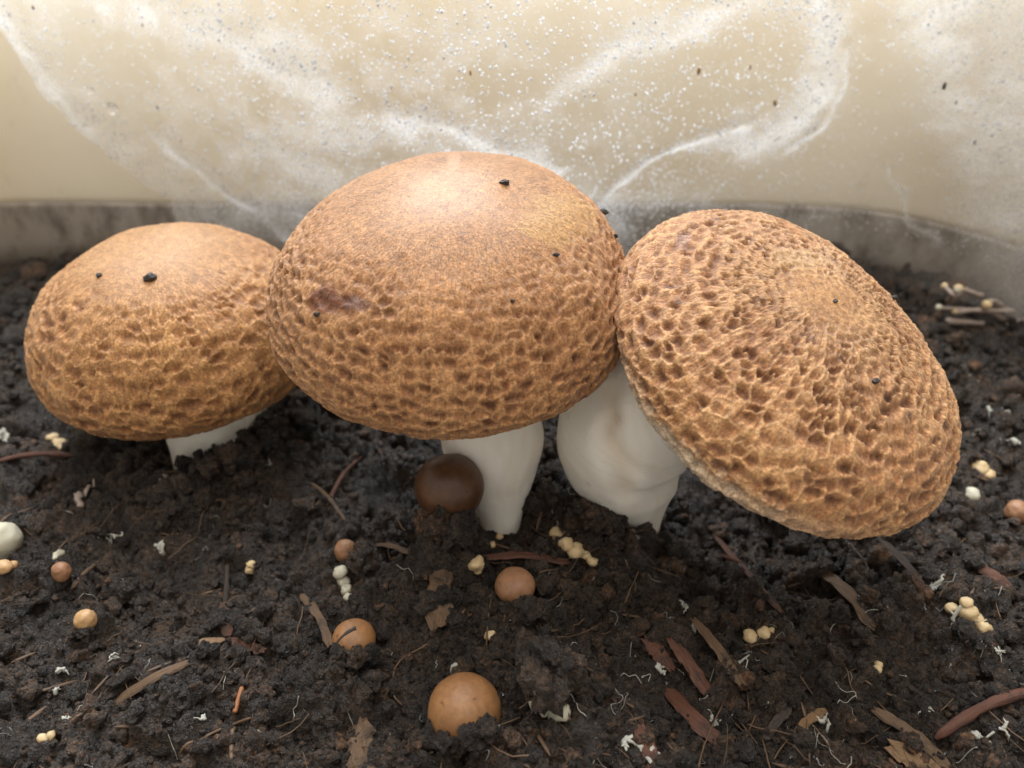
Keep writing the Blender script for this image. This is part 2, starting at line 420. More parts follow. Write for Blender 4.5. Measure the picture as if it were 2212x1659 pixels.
# ------------------------------------------------------------------ tub wall
def wall_strip(prof, path):
    P = np.asarray(path, float); T = np.gradient(P, axis=0); T /= np.linalg.norm(T, axis=1, keepdims=True)
    Nn = np.stack([-T[:, 1], T[:, 0]], 1)      # outward (away from the camera)
    V = []
    for o, z in prof: V.append(np.column_stack([P + Nn * o, np.full(len(P), z)]))
    V = np.stack(V, 1); n, k = V.shape[:2]
    return V.reshape(-1, 3), grid_faces(n, k, True)[:, ::-1]
ctrl = [(-24.5, -8), (-23.6, 0), (-22.8, 6), (-22.2, 10), (-20.6, 12.6), (-17.5, 13.4), (-10, 13.3), (2, 13.3), (9, 13.2), (12.6, 12.6), (15.2, 10.8), (16.9, 8.4), (18.2, 5.2), (19.6, 0), (21, -7)]
wpath = smooth_path(ctrl, 240)
wall = empty('tub_wall', (2, 13.3, 0))
tag(wall, 'cloudy beige plastic tub wall with shade painted grey on its foot behind the mushrooms', 'tub')
V, F = wall_strip([(0, 2.12), (.06, 2.3), (.25, 4), (.50, 8.6), (.56, 9.5), (.86, 9.5), (.80, 8.6), (.5, 2.12)], wpath)
mesh_obj('side_panel', V, F, M_PANEL, wall, (2, 13.3, 0))
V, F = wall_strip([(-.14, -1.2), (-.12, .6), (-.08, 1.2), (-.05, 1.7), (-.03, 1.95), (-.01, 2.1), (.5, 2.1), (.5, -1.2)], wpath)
mesh_obj('shade_band', V, F, M_BASE, wall, (2, 13.3, 0))  # band whose grey colour stands in for shade on the lower wall

# ------------------------------------------------------------------ plastic film with condensation
def film_y(x, z):
    bul = np.exp(-((x + .3) / 8.2) ** 2) * (.50 + .50 * sstep(1.0, 7.5, z))
    y = 11.5 - 4.5 * bul
    p = np.stack([x * .22, z * .3, np.zeros_like(x)], -1)
    right = sstep(11, 17, x)                    # it turns forward along the rounded corner
    return y + .55 * fbm(p, 51, 3) * (1 - right) - 3.6 * right - 2.2 * sstep(14, 22, x)
def film_hit(px, py):
    d = ray(px, py); t = np.linspace(14, 36, 900); P = CAM + d * t[:, None]
    hit = P[:, 1] > film_y(P[:, 0], P[:, 2])
    return P[np.argmax(hit)] if hit.any() else P[-1]
def film_line(pts): return [tuple(film_hit(*p)[[0, 2]]) for p in pts]
FOLDS = [  # photograph polyline, width px, dew, fold depth cm
    ([(-10, 10), (60, 95), (130, 190), (190, 265)], 22, 1.0, .22),
    ([(-20, 60), (60, 170), (150, 270), (270, 370), (360, 440)], 48, .42, .0),
    ([(150, 235), (210, 300), (290, 350), (350, 420)], 55, .34, .0),
    ([(355, 292), (420, 350), (480, 400), (560, 450), (610, 500)], 20, 1.0, .25),
    ([(480, 480), (560, 470), (620, 450)], 60, .48, .0),
    ([(390, 330), (385, 420), (400, 500)], 26, .40, .0),
    ([(240, -20), (400, 50), (520, 85), (620, 140), (700, 200)], 48, .55, .12),
    ([(330, -10), (420, 40)], 30, .4, 0),
    ([(545, 320), (640, 350), (700, 400)], 40, .50, .10),
    ([(830, 240), (960, 268), (1080, 315), (1200, 365)], 20, .70, .20),
    ([(640, 300), (760, 290), (860, 270)], 40, .34, .0),
    ([(1290, 440), (1330, 390), (1400, 338), (1500, 297), (1610, 262)], 11, .95, .30),
    ([(1330, 430), (1300, 480), (1340, 540)], 36, .5, .0),
    ([(1500, 310), (1600, 318), (1680, 318)], 20, .62, .0),
    ([(1620, 300), (1700, 270), (1765, 205), (1795, 130), (1790, 60), (1760, -30)], 46, .80, .25),
    ([(1690, 330), (1770, 270), (1822, 180), (1830, 100)], 10, .75, .15),
    ([(1200, 195), (1270, 150), (1340, 112), (1440, 65), (1540, 25), (1640, -20)], 24, .50, .08),
    ([(1580, -10), (1700, 20)], 30, .4, 0),
    ([(1985, -20), (2050, 100), (2090, 210), (2130, 330), (2170, 450)], 48, .78, .15),
    ([(2090, -20), (2180, 60), (2230, 180), (2240, 420)], 70, .92, .10),
    ([(1918, 365), (1955, 440), (2012, 530)], 8, .75, .06),
    ([(1380, 440), (1450, 425), (1530, 450)], 34, .32, .0),
    ([(1560, 455), (1700, 470), (1850, 465)], 16, .12, .0)]
FOLDS = [(film_line(p), w, a, d) for p, w, a, d in FOLDS]
left_edge = np.array(film_line([(-60, 30), (0, 62), (100, 215), (190, 292), (300, 392), (368, 432), (378, 500), (470, 575)]))
o = np.argsort(left_edge[:, 1]); left_edge = left_edge[o]
NZ, NFX = 150, 480
zz = np.linspace(.5, 11.0, NZ); xl = np.interp(zz, left_edge[:, 1], left_edge[:, 0])
xl = np.where(zz > left_edge[-1, 1], left_edge[-1, 0] - (zz - left_edge[-1, 1]) * 1.6, xl) + .12 * fbm(np.stack([zz, zz * 0, zz * 0], -1) * 1.3, 60, 3)
s = np.linspace(0, 1, NFX)
FX = xl[:, None] + (20.5 - xl[:, None]) * s[None]; FZ = np.repeat(zz[:, None], NFX, 1)
FY = film_y(FX, FZ)
P2 = np.stack([FX.ravel(), FZ.ravel()], -1)
def dew_at(P2):
    dew = np.zeros(len(P2)); fold = np.zeros(len(P2))
    jit = np.stack([fbm(np.column_stack([P2, P2[:, :1] * 0]) * 1.4, 70, 4), fbm(np.column_stack([P2, P2[:, :1] * 0]) * 1.4, 75, 4)], -1)
    Q = P2 + .45 * jit
    for line, w, a, dep in FOLDS:
        wc = w * .0145
        dd = seg_dist(Q, line)
        dew = np.maximum(dew, a * np.exp(-(dd / wc) ** 2 * .9))
        if dep: fold += dep * np.exp(-(seg_dist(P2 + .12 * jit, line) / (wc * .7 + .08)) ** 2)
    dew = dew * 1.2 + .32 * sstep(-.35, .45, jit[:, 0]) * (1 - sstep(-2, 6, P2[:, 0])) + .04 + .75 * sstep(12.5, 16.5, P2[:, 0])
    return np.clip(dew, 0, 1), fold
dew, fold = dew_at(P2)
FY = FY - fold.reshape(FY.shape)
crumple = fbm(np.stack([FX * 1.1, FZ * 1.1, FX * 0], -1), 81, 4)
FY = FY + .10 * crumple
film_o = (0, 9, .5)
film = mesh_obj('plastic_film', np.stack([FX, FY, FZ], -1).reshape(-1, 3), grid_faces(NZ, NFX), M_FILM, None, film_o, extra={'dew': dew})
tag(film, 'clear plastic film fogged with condensation, sagging in front of the beige tub wall', 'plastic film')
# small droplets: far too many to count
def droplet_mesh(pos, nrm, rad, rings=2, ns=5):
    th = np.linspace(0, 2 * np.pi, ns, endpoint=False)
    prof = [(1.0, 0.0), (.72, .42)] if rings == 2 else [(1, 0), (.9, .3), (.55, .52)]
    nrm = nrm / np.linalg.norm(nrm, axis=1, keepdims=True)
    A = np.cross(nrm, (0, 0, 1.)); A /= np.linalg.norm(A, axis=1, keepdims=True); B = np.cross(nrm, A)
    n = len(pos); asp = rng.uniform(.8, 1.5, n)[:, None]
    rows = []
    for r, h in prof:
        rows.append(pos[:, None] + rad[:, None, None] * (r * (np.cos(th)[None, :, None] * A[:, None] + asp[..., None] * np.sin(th)[None, :, None] * B[:, None]) + h * nrm[:, None]))
    V = np.concatenate(rows + [(pos + nrm * rad[:, None] * (.58 if rings == 2 else .62))[:, None]], 1)
    k = V.shape[1]; F4, F3 = [], []
    for a in range(len(prof) - 1):
        for i in range(ns): F4.append((a * ns + i, a * ns + (i + 1) % ns, (a + 1) * ns + (i + 1) % ns, (a + 1) * ns + i))
    for i in range(ns): F3.append(((len(prof) - 1) * ns + i, (len(prof) - 1) * ns + (i + 1) % ns, k - 1))
    F3.append(tuple()) if False else None
    off = (np.arange(n) * k)[:, None, None]
    back = np.arange(ns)[::-1]
    return V.reshape(-1, 3), [(np.array(F4)[None] + off).reshape(-1, 4), (np.array(F3)[None] + off).reshape(-1, 3), (back[None, None] + off).reshape(-1, ns)]
def film_normal(i, j):
    G = np.stack([FX, FY, FZ], -1)
    du = G[i, np.minimum(j + 1, NFX - 1)] - G[i, np.maximum(j - 1, 0)]; dv = G[np.minimum(i + 1, NZ - 1), j] - G[np.maximum(i - 1, 0), j]
    n = np.cross(du, dv); n *= np.sign(-n[:, 1:2]); return n
ND = 27000
wgt = (.22 + dew) * (P2[:, 0] > -16) * (P2[:, 1] > 2.0) * (P2[:, 1] < 10.5) * np.where(np.abs(P2[:, 0]) < 9, 2.2, 1)
idx = rng.choice(len(P2), ND, p=wgt / wgt.sum()); ii, jj = idx // NFX, idx % NFX
nr = film_normal(ii, jj)
pos = np.stack([FX, FY, FZ], -1).reshape(-1, 3)[idx] + np.column_stack([rng.uniform(-.03, .03, ND), np.zeros(ND), rng.uniform(-.035, .035, ND)])
rad = .013 + .030 * rng.random(ND) ** 3.0
pos = pos + nr / np.linalg.norm(nr, axis=1, keepdims=True) * .015
V, F = droplet_mesh(pos, nr, rad)
drops = mesh_obj('condensation', V, F, M_DEW)
tag(drops, 'fine beads of condensation covering the plastic film', 'water drops', kind='stuff')

# ------------------------------------------------------------------ the three large mushrooms
def lerp3(a, b, t): return np.asarray(a) * (1 - t[:, None]) + np.asarray(b) * t[:, None]
def cap_mesh(prm, look, seed, cols_n=480, rows_n=285):
    cx, cy, cz, tx, ty, a, cu, cd, e, k2a, k2b, k3a, k3b = prm
    C0 = np.array([cx, cy, cz]); n = np.array([tx, ty, 1.]); n /= np.linalg.norm(n)
    b1 = np.cross([0, 1, 0], n); b1 /= np.linalg.norm(b1); b2 = np.cross(n, b1)
    # more columns on the side that can be seen (towards -y)
    q = np.linspace(0, 1, cols_n, endpoint=False); th = 2 * np.pi * q + .55 * np.sin(2 * np.pi * q) ; th = th + np.pi / 2 + np.pi * 0
    th = (th + np.pi) if False else th
    PH = 2.32
    ph = np.linspace(.0, PH, rows_n)
    TH, PHI = np.meshgrid(th, ph)
    mod = k2a * np.cos(2 * TH) + k2b * np.sin(2 * TH) + k3a * np.cos(3 * TH) + k3b * np.sin(3 * TH)
    sp = np.sin(PHI); r = a * sp ** e * (1 + mod * sp)
    h = np.where(PHI < np.pi / 2, cu, cd) * np.cos(PHI)
    S = C0 + (r * np.cos(TH))[..., None] * b1 + (r * np.sin(TH))[..., None] * b2 + h[..., None] * n
    # broad unevenness
    dv = np.gradient(S, axis=0); du = np.roll(S, -1, 1) - np.roll(S, 1, 1)
    NN = np.cross(dv, du); ln = np.linalg.norm(NN, axis=-1, keepdims=True); NN = NN / np.maximum(ln, 1e-9); NN[:3] = n
    NN *= np.sign((NN * (S - (C0 - n * .5 * cd))).sum(-1, keepdims=True) + 1e-9)
    lump = fbm((S - C0) * .55 + seed * 5.3, seed, 3)
    S = S + NN * (.10 * lump)[..., None]
    arc = np.cumsum(np.linalg.norm(np.diff(S, axis=0, prepend=S[:1]), axis=-1), 0)       # slope length from the crown
    arcm = arc.mean(1); ring_r = r.mean(1); L = arcm[-1]
    Sf = S.reshape(-1, 3); A_ = arc.ravel()
    # scale seeds on staggered rings, growing from the crown
    rg = np.random.default_rng(seed); seeds, sarc = [], []
    s_ = .18; k = 0
    while s_ < L:
        row = int(np.searchsorted(arcm, s_).clip(0, rows_n - 1))
        size = look['size'] * (look['inner'] + (1 - look['inner']) * float(sstep(.15, .55, np.array(s_ / L)))) * (1 - .22 * float(sstep(.8, 1, np.array(s_ / L))))
        m = max(3, int(2 * np.pi * max(ring_r[row], .05) / (size * look['wide'])))
        ph0 = rg.random() * 7
        for i in range(m):
            t_ = (ph0 + (i + rg.normal() * .24) / m * 2 * np.pi) % (2 * np.pi)
            si = s_ + rg.normal() * size * look['jit']
            ri = int(np.searchsorted(arcm, si).clip(0, rows_n - 1))
            ci = int(np.argmin(np.abs((th - t_ + np.pi) % (2 * np.pi) - np.pi)))
            seeds.append(S[ri, ci]); sarc.append(arc[ri, ci])
        s_ += size * .92; k += 1
    kd = kdtree.KDTree(len(seeds))
    for i, p in enumerate(seeds): kd.insert(Vector(p), i)
    kd.balance()
    warp = np.stack([fbm(Sf * 3.2, seed + 3, 3), fbm(Sf * 3.2, seed + 4, 3), fbm(Sf * 3.2, seed + 5, 3)], -1) * look['size'] * .30
    fibre = vnoise(np.column_stack([TH.ravel() * a * 11, A_ * 1.7, A_ * 0 + seed]), seed + 6) + .6 * vnoise(np.column_stack([TH.ravel() * a * 5, A_ * 1.1, A_ * 0 + seed]), seed + 7) - .8
    fw = sstep(.06, .30, A_ / L) * sstep(0, .15, np.minimum(TH - th[0], th[0] + 2 * np.pi - TH).ravel()); fibre = fibre * fw
    tang = dv / np.maximum(np.linalg.norm(dv, axis=-1, keepdims=True), 1e-9)
    Q = Sf + warp + tang.reshape(-1, 3) * (fibre * look['size'] * .55)[:, None]
    d1 = np.empty(len(Q)); d2 = np.empty(len(Q)); i1 = np.empty(len(Q), int)
    fn = kd.find_n
    for i, p in enumerate(Q.tolist()):
        (c, j, x), (c2, j2, x2) = fn(p, 2)
        d1[i] = x; d2[i] = x2; i1[i] = j
    sarc = np.array(sarc); rnd = rg.random(len(seeds)); rnd2 = rg.random(len(seeds))
    edge = (d2 - d1) / look['size']                        # 0 on the borders between scales
    ds = (A_ - sarc[i1]) / look['size']                    # <0 towards the crown, >0 towards the rim
    u = A_ / L
    amt = sstep(look['start'][0], look['start'][1], u + .05 * fbm(Sf * .9, seed + 8, 3)) * (1 - .25 * sstep(.92, 1, u))
    brk = sstep(-.35, .35, fbm(Sf * 1.5 + 3.3, seed + 14, 3))
    ridge = (1 - sstep(.0, look['ridge'], edge)) * (.35 + .65 * brk)
    off = ds - look['pit_off']
    pit = np.exp(-((np.maximum(d1, 0) / look['size']) ** 2 * 2.0 + off ** 2 * 7.5)) * (.12 + 1.05 * rnd[i1] ** 1.1) * (1 - .75 * ridge)
    pit = np.clip(pit * 1.15, 0, 1.2)
    top = np.clip(-ds * 1.5 + .35, 0, 1) * (1 - ridge) * .5        # paler upper lip of each scale
    rings = fbm(np.stack([A_ * 2.6, fbm(Sf * .5, seed + 20, 2) * 1.5, A_ * 0], -1), seed + 9, 2)
    fine = fbm(Sf * 11, seed + 12, 3)
    hgt = amt * look['deep'] * (.030 * ridge - .085 * pit + .030 * top + .030 * rings + .020 * fibre) + .008 * fine * (.4 + amt)
    Sf = Sf + NN.reshape(-1, 3) * hgt[:, None]
    # colour of the skin itself
    n1 = fbm((S.reshape(-1, 3) - C0) * .8, seed + 30, 4)
    base = lerp3(look['mid'], look['mid2'], np.clip(.5 + .9 * n1, 0, 1))
    base = lerp3(base, np.broadcast_to(look['crown'], base.shape), 0 * u) if False else base
    cw = 1 - sstep(look['crown_r'], look['crown_r'] + .22, u)
    base = base * (1 - .55 * cw[:, None]) + np.asarray(look['crown']) * .55 * cw[:, None]
    am2 = np.clip(amt + look['netcrown'] * (1 - amt), 0, 1)
    lt = np.clip(ridge * .55 + top * .62 + .25 * fibre, 0, 1) * am2
    base = base * (1 - lt[:, None]) + np.asarray(look['light']) * lt[:, None]
    dk = np.clip(pit, 0, 1) * np.clip(amt + .35 * look['netcrown'] * (1 - amt), 0, 1) * look['dark_w']
    base = base * (1 - dk[:, None]) + np.asarray(look['dark']) * dk[:, None]
    blot = sstep(.93, .985, rnd2)[i1] * amt * np.exp(-(d1 / look['size']) ** 2 * 9) * look['blot']
    base = base * (1 - blot[:, None]) + np.array([.10, .036, .022]) * blot[:, None]
    sp2 = sstep(.28, .5, fbm(Sf * 4.6, seed + 40, 3)) * (1 - amt) * look['speck']
    base = base * (1 - sp2[:, None]) + np.asarray(look['dark']) * sp2[:, None]
    base = base * (1 + .22 * fine[:, None] + .10 * amt[:, None] * fibre[:, None]) * np.array([1.0, .95, .92])
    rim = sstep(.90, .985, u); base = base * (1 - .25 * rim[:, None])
    if look.get('rim_pale'):
        bb = np.exp(-((np.sin((TH.ravel() - look['rim_pale']) / 2)) ** 2) * 9) * sstep(.72, .80, u + .04 * fine)
        base = base * (1 - .8 * bb[:, None]) + np.array([.70, .58, .42]) * .8 * bb[:, None]
    for (px, py, rp, c, k_) in look.get('marks', []):       # bruises and worn patches in the skin
        z = np.array([(px), (py)]); d = Sf - CAM; zz_ = d @ FWD
        sx = 1106 + 1106 / KX * d[:, 0] / zz_; sy = 829.5 - 1106 / KX * (d @ UPV) / zz_
        front = ((NN.reshape(-1, 3) * (CAM - Sf)).sum(-1) > 0)
        rr = np.sqrt(((sx - px) / rp[0]) ** 2 + ((sy - py) / rp[1]) ** 2) + .55 * fbm(Sf * 2.6, seed + 50, 3)
        w = (1 - sstep(.55, 1.0, rr)) * front * k_
        base = base * (1 - w[:, None]) + np.asarray(c) * w[:, None]
    look['_fw'] = fw
    gloss = np.clip((1 - amt) * .95 + .25 * ridge * amt, 0, 1)
    uv = np.column_stack([(TH * np.maximum(r, .3)).ravel(), A_])
    uv[:, 0] = (TH * (a * .75)).ravel()
    F = grid_faces(rows_n, cols_n, True)[:, ::-1]
    return Sf, F, np.clip(base, 0, 1), gloss, uv, S, n, C0, th

def gills_mesh(S, n, C0, cd, stem_r):
    rim = S[-1]; m = len(rim); c = rim.mean(0)
    R0 = rim - c; k = 9; rows = []
    for i in range(k):
        f = i / (k - 1); sh = 1 - f * .92
        rip = .05 * np.sin(np.arange(m) * 2 * np.pi / m * 60) * math.sin(f * math.pi)
        rows.append(c + R0 * sh + n * (.42 * math.sin(f * math.pi / 2) + rip)[:, None])
    return np.vstack(rows), grid_faces(k, m, True)

def to_px(V):
    d = V - CAM; z = d @ FWD; return 1106 + 1106 / KX * d[:, 0] / z, 829.5 - 1106 / KX * (d @ UPV) / z
def build_mushroom(label, prm, look, stem_pts, seed, stem_seed, base_xy, furrows=(), stains=()):
    base = np.array([base_xy[0], base_xy[1], float(ground(*base_xy)[0])])
    root = empty('mushroom', base); tag(root, label, 'mushroom', 'large brown capped mushrooms')
    Vc, Fc, cc, gl, uv, S, n, C0, th = cap_mesh(prm, look, seed)
    cap = mesh_obj('cap', Vc, Fc, M_CAP, root, base, cols=cc, extra={'gloss': gl, 'fibre_weight': look['_fw']}, uv=uv)
    ul = cap.data.uv_layers[0].data; u_ = np.empty(len(ul) * 2, np.float32); ul.foreach_get('uv', u_); u_ = u_.reshape(-1, 4, 2)
    per = 2 * math.pi * prm[5] * .75; wrap = (u_[..., 0].max(1) - u_[..., 0].min(1)) > per / 2      # close the texture over the seam
    u_[..., 0] += per * (wrap[:, None] & (u_[..., 0] < u_[..., 0].mean(1, keepdims=True))); ul.foreach_set('uv', u_.ravel())
    V, F = gills_mesh(Vc.reshape(S.shape), n, C0, prm[7], 1)
    mesh_obj('gills', V, F, M_GILL, root, base)
    sp = smooth_path(stem_pts, 70)
    V, F = tube(sp[:, :3], sp[:, 3], 96, .07, stem_seed)
    rad = fbm(V * np.array([1.6, 1.6, .55]) + stem_seed, stem_seed, 3); ctr = np.repeat(sp[:, :3], 96, 0)
    ctr = np.vstack([ctr, sp[:1, :3], sp[-1:, :3]])
    V = V + (V - ctr) * (.05 * rad)[:, None]
    sx, sy = to_px(V); tint = np.ones((len(V), 3))
    for line, w, dep in furrows:
        g = seg_dist(np.column_stack([sx, sy]), line) / w
        V = V - (V - ctr) / np.maximum(np.linalg.norm(V - ctr, axis=1, keepdims=True), 1e-6) * (dep * (np.exp(-g ** 2) - .15 * np.exp(-(g - 1.9) ** 2)))[:, None]
        tint *= 1 - np.exp(-g ** 2)[:, None] * np.array([.10, .16, .24])
    for px, py, rx, ry, k_ in stains:
        g = ((sx - px) / rx) ** 2 + ((sy - py) / ry) ** 2
        tint *= 1 - (k_ * np.exp(-g))[:, None] * np.array([.45, .62, .75])
    streak = fbm(np.column_stack([np.concatenate([np.tile(np.arange(96) * .55, 70), [0, 0]]), V[:, 2] * .5, V[:, 2] * 0]), stem_seed + 3, 3)
    tint *= 1 - .10 * np.clip(streak, 0, 1)[:, None] * np.array([.6, 1, 1.5])
    mesh_obj('stem', V, F, M_STEM, root, base, cols=tint)
    return root, Vc, S

LIGHT = (.52, .30, .130); DARK = (.11, .038, .013)
look_mid = dict(size=.265, inner=.55, wide=1.15, jit=.22, start=(.30, .62), ridge=.34, pit_off=.30, deep=1.0, mid=(.32, .146, .054), mid2=(.41, .206, .082), crown=(.37, .196, .082),
                crown_r=.20, netcrown=.45, light=LIGHT, dark=DARK, dark_w=.75, blot=.5, speck=.28,
                marks=[(1205, 470, (95, 75), (.50, .29, .105), .55), (715, 648, (56, 36), (.15, .046, .016), .95), (770, 655, (36, 18), (.17, .085, .060), .85), (950, 405, (62, 34), (.42, .23, .095), .6)])
look_right = dict(size=.30, inner=.62, wide=1.10, jit=.25, start=(.0, .36), ridge=.26, pit_off=.18, deep=1.0, mid=(.32, .142, .051), mid2=(.40, .195, .074), crown=(.33, .178, .070),
                  crown_r=.12, netcrown=.85, light=(.60, .38, .175), dark=(.115, .040, .014), dark_w=.78, blot=.9, speck=.1, rim_pale=3.93,
                  marks=[(1475, 520, (22, 26), (.26, .15, .12), .6), (1730, 560, (70, 26), (.45, .28, .13), .5)])
look_left = dict(size=.37, inner=.7, wide=1.15, jit=.25, start=(.20, .52), ridge=.30, pit_off=.22, deep=.95, mid=(.34, .155, .054), mid2=(.43, .222, .080), crown=(.41, .235, .098),
                 crown_r=.2, netcrown=.5, light=(.54, .31, .12), dark=(.17, .062, .020), dark_w=.75, blot=.35, speck=.15)
P_MID = [-1.196, 1.0, 5.145, 0.012, -0.145, 3.734, 2.418, 1.491, 0.823, -0.024, 0.02, -0.018, -0.011]
P_RIGHT = [5.193, -0.6, 4.616, 0.333, -0.264, 3.676, 1.725, 1.147, 0.999, -0.052, -0.025, 0.012, -0.01]
P_LEFT = [-8.278, 3.5, 2.572, -0.014, -0.062, 3.489, 2.488, 1.345, 0.842, 0.014, -0.016, 0.013, -0.001]

mush_mid, VC_MID, _ = build_mushroom('tallest mushroom with a broad shiny brown cap, standing between the other two big ones', P_MID, look_mid,
    [(-.25, -.40, -.9, .45), (-.28, -.34, .1, .52), (-.35, -.15, .9, .78), (-.42, .1, 1.9, 1.10), (-.62, .4, 3.1, 1.12), (-.95, .7, 4.5, 1.2)], 101, 5, (-.28, -.34))
mush_right, VC_RIGHT, _ = build_mushroom('tilted mushroom with coarse scaly cap and fat bulging white stem', P_RIGHT, look_right,
    [(2.98, -.40, -.8, .40), (2.92, -.35, .10, .52), (2.75, -.2, .75, .98), (2.55, .05, 1.5, 1.38), (2.60, .25, 2.4, 1.60), (3.2, .35, 3.2, 1.62), (4.5, -.05, 3.9, 1.4)], 202, 9, (2.92, -.35), [([(1315, 850), (1322, 900), (1318, 950), (1350, 1010), (1352, 1050)], 22, .10)], [(1333, 905, 12, 14, .5), (1316, 930, 14, 22, .35)])
mush_left, VC_LEFT, _ = build_mushroom('low mushroom with yellow-brown cap almost resting on the soil beside the tallest one', P_LEFT, look_left,
    [(-7.6, 2.5, -1.0, 1.25), (-7.6, 2.7, .2, 1.28), (-7.75, 3.0, .9, 1.22), (-7.95, 3.3, 1.9, 1.15)], 303, 13, (-7.6, 2.7))

# ------------------------------------------------------------------ button mushrooms and pins
EXCL = []                                   # places that loose crumbs keep clear of: x, y, r
def revolve(prof, ns=40):
    prof = np.asarray(prof, float); th = np.linspace(0, 2 * np.pi, ns, endpoint=False)
    V = np.stack([prof[:, :1] * np.cos(th), prof[:, :1] * np.sin(th), np.repeat(prof[:, 1:], ns, 1)], -1).reshape(-1, 3)
    return V, grid_faces(len(prof), ns, True)
def tilt_matrix(tx, ty):
    n = np.array([tx, ty, 1.]); n /= np.linalg.norm(n)
    a = np.cross([0, 1, 0], n); a /= np.linalg.norm(a); return np.stack([a, np.cross(n, a), n], 1)
def button(name, label, px, py, rpx, mat, squash=.9, lift=.5, tilt=(0, 0), group='small button mushrooms in the soil', stem=True, seed=1, cat='mushroom', depth=None):
    """A young mushroom whose cap centre is seen at (px, py) with radius rpx."""
    g = on_soil(px, py + rpx * lift); c = at_depth(px, py, g[1]) if depth is None else at_depth(px, py, depth)
    r = rpx * px_cm(c)
    base = np.array([c[0], c[1], min(c[2] - r * .9, float(ground(c[0], c[1])[0]))])
    ph = np.linspace(0, 2.55, 30)
    V, F = revolve(np.column_stack([r * np.sin(ph) ** .95, r * squash * np.cos(ph)]))
    V = V @ tilt_matrix(*tilt).T
    rawV = V + c
    V = V * (1 + (.05 if rpx > 40 else .16) * fbm(V / r * 1.1 + seed * 3.1, seed, 3))[:, None] + c
    root = empty(name, base); tag(root, label, cat, group)
    mesh_obj('cap', V, F[:, ::-1], mat, root, base)
    ax = tilt_matrix(*tilt)[:, 2]
    top = c - ax * r * squash * .62
    sp = smooth_path([(*(base - (0, 0, .35)), r * .55), (*((base + top) / 2), r * .60), (*top, r * .62)], 14)
    V, F = tube(sp[:, :3], sp[:, 3], 24, .12, seed)
    mesh_obj('stem', V, F, M_STEM if mat is not M_YELBTN else M_PIN, root, base)
    if 'crack' in label:
        tq = np.linspace(0, 1, 18)[:, None]; vd = (CAM - c) / np.linalg.norm(CAM - c); ud = UPV
        D = vd * .7 + np.array([1, 0, 0]) * (-.85 + .95 * tq) + ud * (-.45 + 1.25 * tq ** .7)
        D = D / np.linalg.norm(D / np.array([1, 1, squash]), axis=1, keepdims=True); P = c + D * r * .985
        V, F = tube(P, np.linspace(.028, .045, 18), 7, .3, seed); mesh_obj('crack', V, F, M_SPECK, root, base)
    EXCL.append((c[0], c[1], r * .75))
    return root
button('button_mushroom', 'round dark brown button mushroom against the white stem of the tallest mushroom', 971, 1052, 75, M_DARKBTN, .97, .9, (.0, -.1), seed=2, depth=-1.15)
button('button_mushroom', 'smooth tan button mushroom half sunk in soil, biggest of the tan ones', 1003, 1538, 80, M_TANBTN, .92, .3, (-.05, -.1), seed=3)
button('button_mushroom', 'flattened tan button mushroom with a crack across its cap', 765, 1382, 47, M_TANBTN, .78, .3, (.1, -.1), seed=4)
button('button_mushroom', 'small pinkish tan button mushroom showing its short pale stem', 1112, 1265, 44, M_PINKBTN, .76, .8, (-.05, -.1), seed=5)
button('button_mushroom', 'small orange-tan button mushroom above a pale crooked pin, half behind a soil clod', 748, 1190, 25, M_PINKBTN, 1.05, .5, (0, -.2), seed=6)
button('button_mushroom', 'tiny round yellow-tan button mushroom alone on dark soil', 186, 1340, 23, M_YELBTN, 1.08, .6, (0, -.3), seed=7)
button('button_mushroom', 'tiny orange-tan button mushroom beside a thin brown twig', 133, 1235, 20, M_PINKBTN, 1.1, .5, (0, -.2), seed=8)
button('button_mushroom', 'white rounded button mushroom with a peach flake under it', 2, 1168, 40, M_PALE, 1.05, .6, (0, 0), seed=9)
button('button_mushroom', 'pale peach button mushroom on dark soil to the side of the tilted mushroom', 2198, 1106, 26, M_PINKBTN, .9, .5, (0, -.2), seed=10)

def pin(label, lobes, mat, group='tiny pale mushroom pins in the soil', name='mushroom_pin'):
    """A pin made of touching lobes, each (px, py, r px); one joined body with its own lumps."""
    g = on_soil(lobes[-1][0], lobes[-1][1] + lobes[-1][2] * .3); base = None; parts = []
    pts = []
    for px, py, rp in lobes:
        c = on_soil(px, py + rp * .35); c = c + np.array([0, 0, .0]); rr = rp * px_cm(c); c[2] += rr * .12
        pts.append((*c, rr))
    base = np.array(pts[0][:3]) - (0, 0, pts[0][3])
    root = empty(name, base); tag(root, label, 'mushroom', group)
    for i, (x, y, z, rr) in enumerate(pts):
        V, F = ICO[2]; V = V * rr * np.array([1, 1, .92])
        V = V * np.array([1.12, 1.12, 1.0]) * (1 + .36 * fbm(V / rr * 1.3 + i * 4.7 + x, 5 + i, 3))[:, None] + (x, y, z)
        mesh_obj('lobe', V, F, mat, root, base); EXCL.append((x, y, rr * .7))
    return root
pin('row of cream knobbly pins below the fat white stem', [(1203, 1152, 17), (1222, 1170, 15), (1245, 1186, 17), (1264, 1197, 10), (1281, 1211, 11)], M_PIN)
pin('pale crooked pin below the orange-tan button by the soil clod', [(735, 1232, 14), (742, 1252, 13), (748, 1272, 12), (752, 1287, 9)], M_PALE)
pin('tiny cream pin with a dark dot at its tip', [(1059, 1367, 13), (1064, 1377, 9)], M_PIN)
pin('glassy pale bent pin with a peach end beside the biggest tan button', [(1158, 1510, 17), (1178, 1524, 16), (1198, 1532, 17), (1212, 1533, 20)], M_PALE)
pin('pair of cream pins beside a reddish bark strip', [(1622, 1373, 15), (1651, 1364, 13), (1666, 1360, 7)], M_PIN)
